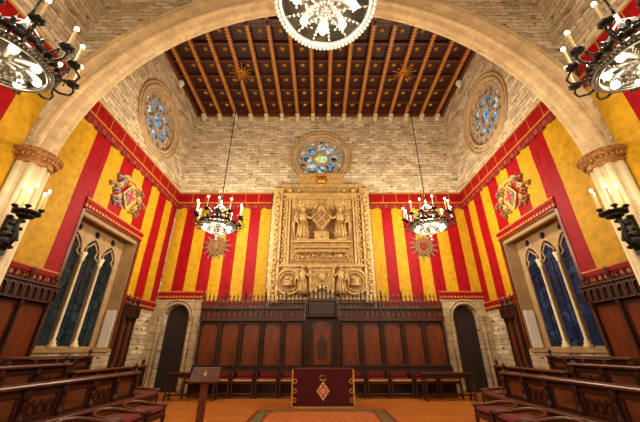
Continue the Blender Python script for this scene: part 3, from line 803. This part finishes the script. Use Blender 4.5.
chair0 = None
for s, side in ((-1,'left'),(1,'right')):
    for i in range(5):
        loc = (CX+.03+s*(.63+pitch/2+pitch*i), 11.22, 0)
        lab = 'red-seated chair against the %s wall stalls, %s' % (side, ords[i])
        if chair0 is None:
            chair0 = build_chair(); chair0.location = loc; chair0['label'] = lab; chair0['group'] = 'red-seated chairs along the back wall'
        else: dup(chair0, loc, 0, lab)
# low end tables
def build_side_table(label, loc):
    root = thing('side_table', label, 'table', loc)
    m = MB(); m.cbox(-.8,.8,-.22,.22,.69,.74,.012); m.build('tabletop', M['dark_wood'], root)
    m = MB(); m.box(-.74,.74,-.18,.18,.60,.69); m.build('apron', M['dark_wood'], root)
    for sx in (-1,1):
        for sy in (-1,1):
            m = MB(); m.lathe([(.035,0),(.03,.06),(.04,.1),(.026,.2),(.036,.38),(.028,.5),(.036,.62)],(sx*.7,sy*.15,0),8); m.build('leg', M['dark_wood'], root)
    m = MB(); m.cbox(-.7,.7,-.025,.025,.12,.16,.006)
    for sx in (-1,1): m.cbox(sx*.72,sx*.68,-.15,.15,.12,.16,.006)
    m.build('stretcher', M['dark_wood'], root)
    return root
t1_ = build_side_table('narrow dark wooden table before the right-hand door end of the stalls', (3.85, 10.35, 0))
dup(t1_, (-3.85, 10.35, 0), 0, 'narrow dark wooden table behind the lectern at the left stalls')

# ------------------------------------------------------------------ choir benches at both sides
def side_name(s): return 'left' if s < 0 else 'right'
ARMS_LABEL = ['farthest of the row, by the open floor', 'second of the row from the far end', 'third of the row from the far end', 'fourth of the row from the far end']
def build_armchair():
    """faces +X; origin on the floor under the seat"""
    root = thing('tub_chair', '', 'armchair')
    m = MB(); m.cbox(-.28,.27,-.29,.29,.24,.33,.02); m.build('seat_frame', M['dark_wood'], root)
    m = MB(); m.cbox(-.25,.26,-.25,.25,.33,.42,.04); m.build('cushion', M['cushion'], root)
    m = MB(); m.sm = True     # curved rail that forms arms and low back
    pts = [(.27,-.31,.42),(.05,-.32,.43),(-.16,-.31,.46),(-.29,-.18,.49),(-.32,0,.50),(-.29,.18,.49),(-.16,.31,.46),(.05,.32,.43),(.27,.31,.42)]
    m.tube(pts, .028, 8); m.build('arm_rail', M['rail_wood'], root)
    m = MB()
    for a, b in zip(pts[1:], pts[2:-1]):
        m.face([(a[0],a[1],.26),(b[0],b[1],.26),(b[0],b[1],b[2]),(a[0],a[1],a[2])])
    m.build('backrest', M['desk_wood'], root)
    for sx in (-1,1):
        for sy in (-1,1):
            m = MB(); m.lathe([(.03,0),(.025,.14),(.035,.24)] if sx < 0 else [(.03,0),(.025,.12),(.04,.24),(.03,.3),(.022,.41)], (.24*sx, .28*sy, 0), 8); m.build('leg', M['dark_wood'], root)
    return root
arm0 = None
for s in (-1,1):
    for i, y in enumerate((6.33, 5.58, 4.83, 4.08)):
        lab = 'red-cushioned tub chair in the front %s row, %s' % (side_name(s), ARMS_LABEL[i])
        loc = (s*3.15, y, 0); rz = 0 if s < 0 else PI
        if arm0 is None:
            arm0 = build_armchair(); arm0.location = loc; arm0.rotation_euler.z = rz; arm0['label'] = lab; arm0['group'] = 'front row tub chairs'
        else: dup(arm0, loc, rz, lab)
    for i, y in enumerate((8.72, 7.97)):
        lab = 'red-cushioned tub chair in the second %s row, %s' % (side_name(s), 'beside the stone doorway' if i == 0 else 'just past the desk end')
        dup(arm0, (s*4.45, y, 0), rz, lab, 'second row tub chairs')

def carved_panel(m, x, s, y0, y1, z0, z1, style):
    """a framed panel on the face of a desk at x, looking towards the aisle"""
    f = lambda u, v, d: (x-s*d, u, v)
    m.mi = 0; m.plate([(y0,z0),(y1,z0),(y1,z1),(y0,z1)], [[(y0+.05,z0+.05),(y1-.05,z0+.05),(y1-.05,z1-.05),(y0+.05,z1-.05)]], f, 0, .03)
    m.mi = 1; m.plate([(y0+.05,z0+.05),(y1-.05,z0+.05),(y1-.05,z1-.05),(y0+.05,z1-.05)], [], f, 0, .008)
    if style:
        m.mi = 0
        n = 3
        for k in range(n):
            c = y0+.05+(y1-y0-.1)*(k+.5)/n
            m.plate(lancet(c, (y1-y0-.1)/n*.42, z0+.07, z1-.2, 4), [lancet(c, (y1-y0-.1)/n*.26, z0+.1, z1-.22, 4)], f, .008, .025)
def bench_front(s, x, y0, y1, z0, z1, name, label, npan, ledge=None, thick=.12):
    root = thing(name, label, 'choir desk', (0,0,0))
    m = MB(); m.box(s*x, s*(x+thick), y0, y1, 0, z1-.04); w = (y1-y0)/npan
    for k in range(npan): carved_panel(m, s*x, s, y0+w*k+.05, y0+w*(k+1)-.05, z0, z1-.08, k % 2)
    m.build('front_panel', [M['dark_wood'], M['desk_wood']], root)
    for k in range(npan+1):
        m = MB(); yy = y0+w*k
        m.box(s*(x-.045), s*x, yy-.045, yy+.045, z0-.02, z1-.04)
        m.lathe([(.03,z0),(.045,z0+.05),(.025,z0+.12),(.03,(z0+z1)/2),(.022,z1-.2),(.045,z1-.12),(.04,z1-.05)], (s*(x-.05), yy, 0), 8)
        m.build('pilaster', M['dark_wood'], root)
    m = MB(); m.cbox(s*(x-.09), s*(x+thick+.06), y0-.05, y1+.06, z1-.03, z1+.015, .012); m.build('top_rail', M['rail_wood'], root)
    m = MB(); m.box(s*(x-.04), s*(x+thick+.03), y1, y1+.08, 0, z1+.02); m.lathe([(.05,z1+.02),(.03,z1+.06),(.055,z1+.11),(.02,z1+.16),(0,z1+.2)], (s*(x+.04), y1+.04, 0), 8); m.build('end_post', M['dark_wood'], root)
    if ledge:
        m = MB(); m.cbox(s*ledge[0], s*x, y0-.05, ledge[1], ledge[2]-.05, ledge[2], .012); m.build('ledge', M['rail_wood'], root)
        m = MB(); m.box(s*(ledge[0]+.06), s*x, y0, ledge[1]-.05, 0, ledge[2]-.05); m.build('plinth', M['dark_wood'], root)
    return root
for s in (-1,1):
    n = side_name(s)
    bench_front(s, 3.86, 2.6, 7.1, .5, .93, 'choir_desk', 'long carved desk front behind the %s front row chairs' % n, 7, (3.64, 7.85, .5))
    bench_front(s, 4.92, 6.75, 9.35, .3, .96, 'choir_bench', 'lower far section of the second-row bench back on the %s' % n, 4)
    bench_front(s, 4.98, 2.6, 6.58, .3, 1.11, 'choir_bench', 'higher near section of the second-row bench back on the %s' % n, 6)
    bench_front(s, 5.9, 6.3, 8.5, .3, 1.22, 'choir_bench', 'third-row bench back under the %s lancet window' % n, 4)

def dado(s, y0, y1, zt, name, label, npan):
    root = thing(name, label, 'panelling', (0,0,0))
    x = W-.07; m = MB(); m.box(s*x, s*(W-.001), y0, y1, 0, zt-.4); w = (y1-y0)/npan
    for k in range(npan):
        carved_panel(m, s*x, s, y0+w*k+.02, y0+w*(k+1)-.02, .9, zt-.42, 0)
    m.build('panel', [M['dark_wood'], M['panel_wood']], root)
    m = MB(); m.box(s*(x-.12), s*(W-.001), y0, y1, zt-.4, zt-.05); m.cbox(s*(x-.2), s*(W-.001), y0, y1, zt-.06, zt, .015)
    f = lambda u,v,d: (s*(x-.12-d), u, v); c = max(2, int((y1-y0)/.17))
    for k in range(c):
        yy = y0+(y1-y0)*(k+.5)/c
        m.plate([(yy-.08,zt-.4),(yy+.08,zt-.4),(yy+.08,zt-.06),(yy-.08,zt-.06)], [lancet(yy,.06,zt-.36,zt-.2,5)], f, 0, .04)
    m.build('canopy_frieze', M['dark_wood'], root)
    m = MB()
    for k in range(npan+1):
        yy = y0+w*k; m.lathe([(.04,.0),(.04,.9),(.025,1.0),(.025,zt-.6),(.045,zt-.45),(.04,zt-.05),(.025,zt+.1),(.045,zt+.16),(0,zt+.34)], (s*(x-.06), min(max(yy,y0+.04),y1-.04), 0), 8)
    for k in range(c):
        yy = y0+(y1-y0)*(k+.5)/c; m.lathe([(.018,zt),(.02,zt+.08),(.035,zt+.12),(0,zt+.2)], (s*(x-.1),yy,0), 6)
    m.build('finial_post', M['dark_wood'], root)
for s in (-1,1):
    n = side_name(s)
    dado(s, NY1+.12, 10.75, 2.72, 'wall_panelling', 'brown wall panelling between the %s lancet window and the door corner' % n, 2)
    dado(s, AY1+.06, NY0-.12, 2.72, 'wall_panelling', 'brown wall panelling between the %s pier and lancet window' % n, 2)
    dado(s, 1.4, AY0-.06, 2.72, 'wall_panelling', 'dark canopied panelling on the %s wall nearer than the pier' % n, 5)

# ------------------------------------------------------------------ draped table, rug, lectern
vt = thing('draped_table', 'table draped in dark red velvet with a gold-edged lozenge crest', 'table', (.08, 8.97, 0))
TW, TH, TD = .81, .90, .7
m = MB(); m.cbox(-TW+.03, TW-.03, .03, TD-.03, .82, .87, .01)
for sx in (-1,1):
    for y in (.1, TD-.1): m.box(sx*.7-.03, sx*.7+.03, y-.03, y+.03, 0, .82)
m.build('table_frame', M['dark_wood'], vt)
m = MB(); m.sm = False
m.cbox(-TW, TW, 0, TD, TH-.02, TH, .008)
g = []
for i in range(33):
    x = -TW+2*TW*i/32; g.append([m._v((x, -.012+.006*math.sin(i*1.3)*(1-j/6), .02+(TH-.02)*j/6)) for j in range(7)])
for i in range(32):
    for j in range(6): m._f([g[i][j], g[i+1][j], g[i+1][j+1], g[i][j+1]])
m.box(-TW, TW, TD, TD+.012, .02, TH)
for sx in (-1,1): m.box(sx*(TW-.012), sx*TW, .08, TD, .02, TH)
m.build('velvet_cloth', M['velvet'], vt)
m = MB(); m.box(-TW-.01, TW+.01, -.034, -.02, .02, .06)
for sx in (-1,1): m.box(sx*(TW+.01), sx*(TW-.03), -.034, -.02, .02, TH-.01)
for k in range(40): x = -TW+2*TW*k/39; m.box(x-.012, x+.012, -.03, -.022, .0, .022)
m.build('gold_border', M['galloon'], vt)
for sx in (-1,1):
    for z in (.62, .40, .2):
        m = MB(); m.tube([(sx*(TW-.07)+.05*math.cos(2*PI*i/14), -.035, z+.045*math.sin(2*PI*i/14)) for i in range(14)], .012, 6, True)
        m.box(sx*(TW+.01), sx*(TW-.05), -.045, -.03, z-.012, z+.012)
        m.build('cord_loop', M['galloon'], vt)
em = MB()
fe = lambda u, v, d: (u, -.02-d, v)
c0 = .40
def losq(du, dv, q):   # quarter of a lozenge: corners along the diagonals
    return None
hw, hh = .155, .2
N, E, So, Wt, C = (0,c0+hh), (hw,c0), (0,c0-hh), (-hw,c0), (0,c0)
mid = lambda a, b, t=.5: (a[0]+(b[0]-a[0])*t, a[1]+(b[1]-a[1])*t)
em.mi = 0; em.plate([(0,c0+hh+.02),(hw+.016,c0),(0,c0-hh-.02),(-hw-.016,c0)], [], fe, 0, .012)
quads = {'T': [N, mid(N,E), C, mid(N,Wt)], 'R': [mid(N,E), E, mid(E,So), C], 'B': [C, mid(E,So), So, mid(So,Wt)], 'L': [mid(N,Wt), C, mid(So,Wt), Wt]}
for kq, q in quads.items():
    if kq in 'TB':
        em.mi = 1; em.plate(q, [], fe, .011, .014); em.mi = 2
        a, b, c, d = q
        em.plate([mid(a,b,.36),mid(a,b,.64),mid(d,c,.64),mid(d,c,.36)], [], fe, .013, .016)
        em.plate([mid(a,d,.36),mid(a,d,.64),mid(b,c,.64),mid(b,c,.36)], [], fe, .013, .0165)
    else:
        em.mi = 0; em.plate(q, [], fe, .011, .014); em.mi = 2
        x0 = min(p[0] for p in q); x1 = max(p[0] for p in q); cx_ = (x0+x1)/2; hx = (x1-x0)/2
        for k in range(4):
            xa = x0+(x1-x0)*(k+.3)/4.2; xb = xa+(x1-x0)*.12
            h = lambda x: (hh/2)*(1-abs(x-cx_)/hx)
            em.plate([(xa,c0-h(xa)),(xb,c0-h(xb)),(xb,c0+h(xb)),(xa,c0+h(xa))], [], fe, .013, .016)
em.mi = 3
em.box(-.085,.085,-.036,-.02,c0+hh+.035,c0+hh+.06)
for k in range(5):
    x = -.07+.035*k; em.tube([(x,-.03,c0+hh+.06),(x*1.25,-.03,c0+hh+.1),(x*.9,-.03,c0+hh+.135)], .009, 5); em.ball((x*.9,-.03,c0+hh+.145), .012)
em.mi = 3; em.ball((0,-.03,c0+hh+.16), .014)
em.build('crest', [M['gold_thread'], M['white'], M['cross_red'], M['silver']], vt)['label'] = 'crowned lozenge crest, red crosses and red and gold bars'

m = MB(); RX0, RX1, RY0, RY1 = -1.55, 1.62, 5.6, 8.86
m.box(RX0, RX1, RY0, RY1, .002, .012)
m.mi = 1; m.box(RX0+.09, RX1-.09, RY0+.09, RY1-.09, .012, .014)
m.mi = 0; m.box(RX0+.3, RX1-.3, RY0+.3, RY1-.3, .014, .016)
m.mi = 2; m.box(RX0+.36, RX1-.36, RY0+.36, RY1-.36, .016, .018)
m.mi = 1
for k in range(14):
    x = RX0+.5+(RX1-RX0-1.0)*k/13
    m.plate([(x-.08,RY1-.2),(x,RY1-.28),(x+.08,RY1-.2),(x,RY1-.12)], [], lambda u,v,d:(u,v,d), .014, .017)
for cx_ in (RX0+.3, RX1-.3):
    m.plate(circle(cx_, RY1-.3, .24, 14), [], lambda u,v,d:(u,v,d), .016, .02)
    m.mi = 0; m.plate(circle(cx_, RY1-.3, .12, 10), [], lambda u,v,d:(u,v,d), .02, .022); m.mi = 1
tag(m.build('rug', [M['rug_red'], M['rug_olive'], M['rug_gold']]), 'patterned orange rug with olive border before the draped table', 'rug')

lc = thing('lectern', 'reddish wooden lectern on one post at left of the open floor', 'lectern', (-1.95, 5.8, 0))
m = MB(); m.cbox(-.055,.055,-.045,.045,.05,.92,.008); m.build('post', M['rail_wood'], lc)
m = MB(); m.cbox(-.22,.22,-.2,.2,0,.05,.01); m.cbox(-.12,.12,-.1,.1,.05,.09,.01); m.build('base', M['dark_wood'], lc)
m = MB(); m.M = Matrix.Translation((0,-.02,.98)) @ Matrix.Rotation(R(58),4,'X')
m.cbox(-.24,.24,-.12,.12,-.015,.015,.006); m.cbox(-.24,.24,-.135,-.115,-.015,.03,.005); m.build('desk_board', M['rail_wood'], lc)
m = MB(); m.M = Matrix.Translation((0,-.02,.98)) @ Matrix.Rotation(R(58),4,'X')
m.plate([(-.03,0),(0,-.045),(.03,0),(0,.045)], [], lambda u,v,d:(u,v,.015+d), 0, .004); m.box(-.016,.016,.05,.062,.015,.02)
m.build('crest_plaque', M['galloon'], lc)['label'] = 'small pale lozenge crest'

# ------------------------------------------------------------------ chandeliers
def build_chandelier(overhead=False):
    """origin at the ring centre"""
    root = thing('chandelier', '', 'chandelier')
    n = 12; RR = .655 if overhead else .53
    m = MB(); m.sm = True
    m.lathe([(RR-.04,-.03),(RR,-.05),(RR+.03,0),(RR,.06),(RR-.03,.05),(RR-.04,-.03)], (0,0,0), 48)
    m.build('ring', M['ring_metal'], root)
    m = MB(); nb = 72
    for k in range(nb):
        a = 2*PI*k/nb
        if overhead: m.ball(((RR+.06)*math.cos(a), (RR+.06)*math.sin(a), -.07), .03)
        m.ball(((RR+.045)*math.cos(a), (RR+.045)*math.sin(a), -.045), .026)
        if overhead or k % 2: m.ball(((RR+.08)*math.cos(a+.04), (RR+.08)*math.sin(a+.04), .0), .024)
    m.sm = True; m.tube([((RR+.0)*math.cos(2*PI*i/48), (RR+.0)*math.sin(2*PI*i/48), -.07) for i in range(48)], .024, 6, True)
    if overhead: m.tube([((RR+.05)*math.cos(2*PI*i/48), (RR+.05)*math.sin(2*PI*i/48), -.01) for i in range(48)], .03, 6, True)
    m.build('crystal_skirt', M['pearl'] if overhead else M['ring_metal'], root)
    m = MB(); q = random.Random(5)    # strings of crystal drops gathered under the ring
    ns_ = 14 if overhead else 9
    for k in range(ns_):
        a = 2*PI*k/ns_; pts = []
        for j in range(9):
            t = j/8; r = RR*(1-t)+.05*t; pts.append((r*math.cos(a), r*math.sin(a), -.03-.24*t**1.3))
        m.tube(pts, .009, 4)
        for p in pts[1:]: m.ball(p, (.026,.026,.036))
        for j in (1, 3, 5): m.ball((pts[j][0]*math.cos(.2)-pts[j][1]*math.sin(.2), pts[j][0]*math.sin(.2)+pts[j][1]*math.cos(.2), pts[j][2]+.05), (.02,.02,.035))
    m.ball((0,0,-.3), (.07,.07,.09)); m.ball((0,0,-.42), (.035,.035,.05))
    m.build('crystal_basket', M['crystal'] if overhead else M['ring_metal'], root)
    if overhead:
        m = MB()     # faceted star plate above the crystals
        for k in range(12):
            a0_, a1_, a2_ = 2*PI*k/12, 2*PI*(k+.5)/12, 2*PI*(k+1)/12
            P0 = (0,0,.1); A = ((RR-.05)*math.cos(a0_), (RR-.05)*math.sin(a0_), .02); B = (.4*math.cos(a1_), .4*math.sin(a1_), .16); C2 = ((RR-.05)*math.cos(a2_), (RR-.05)*math.sin(a2_), .02)
            m.mi = 0; m.face([P0, A, B]); m.mi = 1; m.face([P0, B, C2]); m.mi = 0; m.face([A, C2, B])
        m.build('star_plate', [M['plate_silver'], M['star_bronze']], root)
    else:
        m = MB(); m.sm = True
        for k in range(6):
            a = PI*k/6; m.tube([(-RR*math.cos(a),-RR*math.sin(a),0),(0,0,.03),(RR*math.cos(a),RR*math.sin(a),0)], .018, 5)
        m.build('spoke_frame', M['iron'], root)
    for k in range(8):
        a = 2*PI*k/8; br = .42
        m = MB(); m.ball((br*math.cos(a), br*math.sin(a), -.06), (.055,.055,.06) if overhead else (.058,.058,.066), 2); m.build('light_bulb', M['bulb'], root)
    for k in range(n):
        a = 2*PI*(k+.5)/n; c, s_ = math.cos(a), math.sin(a); zz = .26 if k % 2 else .34; r1 = .80 if k % 2 else .72
        if overhead: r1 = .66; zz = .42
        P = lambda r, z: (r*c, r*s_, z)
        m = MB(); m.sm = True
        if overhead: m.tube([P(RR-.02,.05), P(RR-.06,.2), P(r1,zz)], [.02,.018,.016], 6)
        else:
            m.tube([P(RR,.0), P(.70,-.02), P(.82,.04), P(.85,.14), P(r1,zz)], [.022,.022,.02,.018,.016], 6)
            m.tube([P(RR+.02,.05), P(.62,.18), P(.70,.24), P(.70,.14)], [.018,.018,.014,.01], 5)
        m.sm = False
        arm = m.build('arm', M['iron'], root)
        m = MB(); q = P(r1,zz)
        m.lathe([(.02,-.06),(.055,-.02),(.06,.02),(.035,.03),(.035,.06)], q, 8)
        for j in range(7):
            b = 2*PI*j/7
            m.ball((q[0]+.06*math.cos(b), q[1]+.06*math.sin(b), q[2]+.0), (.05,.045,.03), 1, Matrix.Rotation(b,4,'Z') @ Matrix.Rotation(-.5,4,'Y'))
        m.build('leaf_cup', M['iron'], arm)
        m = MB(); m.lathe([(.018,.05),(.018,.40),(.012,.405)], q, 8)
        cd = m.build('candle', M['wax'], root)
        m = MB(); m.ball((q[0],q[1],q[2]+.435), (.034,.034,.046), 1); m.build('flame_bulb', M['flame'], cd)
    m = MB(); m.sm = True
    m.lathe([(.02,.0),(.05,.2),(.03,.3),(.07,.42),(.035,.55),(.05,.7),(.025,.8),(.02,1.1)], (0,0,0), 10)
    for k in range(6):
        a = 2*PI*k/6; c, s_ = math.cos(a), math.sin(a)
        m.tube([(RR*c,RR*s_,.04),(.5*c,.5*s_,.24),(.3*c,.3*s_,.38),(.26*c,.26*s_,.55),(.05*c,.05*s_,.8)], .014, 5)
    m.build('stem', M['iron'], root)
    m = MB()
    m.sm = True; m.tube([(.3*math.cos(2*PI*i/24), .3*math.sin(2*PI*i/24), .42) for i in range(24)], .025, 6, True); m.sm = False
    for k in range(10):
        a = 2*PI*k/10; m.ball((.31*math.cos(a), .31*math.sin(a), .49), (.035,.035,.07)); m.ball((.34*math.cos(a+.3), .34*math.sin(a+.3), .40), (.045,.045,.04))
    m.build('leaf_crown', M['iron'], root)
    m = MB()
    for k in range(28):
        a = 2*PI*k/28; r = RR+.05
        m.ball((r*math.cos(a), r*math.sin(a), .09+.03*(k % 2)), (.07,.07,.045)); m.ball(((RR+.02)*math.cos(a+.11), (RR+.02)*math.sin(a+.11), .15), (.03,.03,.06))
    m.build('leaf_band', M['iron'], root)
    return root
def hang(ch, z, rose):
    m = MB(); L = CZ-z
    m.tube([(0,0,1.05),(0,0,L)], .016, 6)
    k = 1.2
    while k < L: m.ball((0,0,k), (.025,.025,.04)); k += .16
    m.build('chain', M['iron'], ch)
    m = MB(); m.ball((0,0,L-1.9),(.09,.09,.1)); m.cbox(-.05,.05,-.1,.1,L-1.96,L-1.84,.01); m.build('pulley', M['iron'], ch)
    m = MB()
    for i in range(14):
        a = 2*PI*i/14; r = .5 if i % 2 else .36
        m.tube([(.06*math.cos(a),.06*math.sin(a),L-.34),(r*math.cos(a),r*math.sin(a),L-.34)], [.03,.012], 5); m.ball((r*math.cos(a),r*math.sin(a),L-.34), .035)
    m.lathe([(.16,-.32),(.1,-.36),(.05,-.46),(0,-.5)], (0,0,L), 12); m.box(-.05,.05,-.05,.05,L-.33,L)
    m.build('ceiling_rosette', M['gilt'], ch)
ch0 = build_chandelier()
CH = [((-3.44, 9.3, 5.12), 1, 'crystal chandelier hanging before the back wall left of the altarpiece', 0),
      ((3.68, 9.3, 5.12), 1, 'crystal chandelier hanging before the back wall right of the altarpiece', .2),
      ((.08, 2.62, 5.95), 1, 'chandelier overhead at the top middle seen from below', .1),
      ((-4.55, 2.95, 5.15), 1, 'big iron candle chandelier at the upper left corner', .3),
      ((4.65, 2.95, 5.15), 1, 'big iron candle chandelier at the upper right corner', .15)]
# copies are made while the prototype has no chain yet, then every one gets its own
ch1 = build_chandelier(True)
roots = [ch0, dup(ch0), ch1, dup(ch0), dup(ch0)]
for r_, (loc, sc, lab, rz) in zip(roots, CH):
    r_.location = loc; r_.rotation_euler.z = rz; r_['label'] = lab; r_['group'] = 'candle chandeliers'
    hang(r_, loc[2], True)

# wall sconces on the piers
def build_sconce(s):
    root = thing('wall_sconce', 'iron candle sconce with leafy bracket on the %s arch pier' % side_name(s), 'sconce', (s*5.93, AY0-.02, 3.15))
    d = -s
    m = MB(); m.sm = True
    m.tube([(0,0,0),(d*.12,-.03,-.1),(d*.28,-.05,.1),(d*.2,-.05,.35),(d*.3,-.06,.62)], [.05,.06,.05,.04,.04], 8)
    m.sm = False
    for k in range(16):
        a = k*2.4; m.ball((d*(.14+.1*math.sin(a)), -.04+.1*math.cos(a), -.05+.045*k), (.06,.06,.045))
    m.box(d*-.02, d*.06, -.1, .1, -.2, .5); m.build('bracket', M['iron'], root)
    m = MB()
    m.lathe([(.02,.5),(.12,.56),(.16,.6),(.1,.62)], (d*.3,-.06,0), 12)
    for k in range(12):
        a = 2*PI*k/12; m.ball((d*.3+.17*math.cos(a), -.06+.17*math.sin(a), .6), (.06,.06,.04)); m.ball((d*.3+.1*math.cos(a), -.06+.1*math.sin(a), .54), (.05,.05,.05))
    m.build('leaf_bowl', M['iron'], root)
    for k in range(5):
        a = 2*PI*k/5+.4; x, y = d*.3+.2*math.cos(a), -.06+.2*math.sin(a)
        m = MB(); m.tube([(d*.3,-.06,.58),(x*.6+d*.3*.4,y*.6-.024,.56),(x,y,.66)], .016, 5); m.lathe([(.02,.63),(.06,.68),(.04,.7)],(x,y,0),8); m.build('arm', M['iron'], root)
        m = MB(); m.lathe([(.02,.7),(.02,1.06)],(x,y,0),8); cd = m.build('candle', M['wax'], root)
        m = MB(); m.ball((x,y,1.1),(.026,.026,.045)); m.build('flame_bulb', M['flame'], cd)
    return root
build_sconce(-1); build_sconce(1)

# ------------------------------------------------------------------ lights
def lamp(name, loc, w, c=(1,.91,.69), r=.12):
    l = bpy.data.lights.new(name, 'POINT'); l.energy = w; l.color = c; l.shadow_soft_size = r
    o = bpy.data.objects.new(name, l); COL.objects.link(o); o.location = loc
    return o
for (loc, sc, lab, rz), below, wb, wc in zip(CH, (.7, .7, .95, .9, .9), (220, 220, 110, 70, 70), (620, 620, 200, 130, 130)):
    lamp('bulb_or_added_light', (loc[0], loc[1], loc[2]-below), wb, r=.3)
    lamp('candle_light', (loc[0], loc[1], loc[2]+1.0), wc, r=.3)
for x, y in ((-4.2,-3.2),(4.2,-3.2),(0,-3.2)):  # unseen lamps added without fixtures, for chandeliers assumed behind the viewer
    lamp('bulb_or_added_light', (x, y, 5.4), 200, r=.4)
for s in (-1,1):
    lamp('sconce_light', (s*5.56, AY0-.1, 4.5), 15, (1,.86,.64), .08)
w = bpy.data.worlds.new('world'); S.world = w; w.use_nodes = True
bg = w.node_tree.nodes['Background']; bg.inputs[0].default_value = (.62,.78,1,1); bg.inputs[1].default_value = 2.2

S.view_settings.view_transform = 'Standard'; S.view_settings.look = 'None'
S.view_settings.exposure = -.12; S.view_settings.gamma = 1
S.view_settings.use_curve_mapping = False
S.cycles.use_denoising = True
S.cycles.max_bounces = 8; S.cycles.diffuse_bounces = 4; S.cycles.sample_clamp_indirect = 6
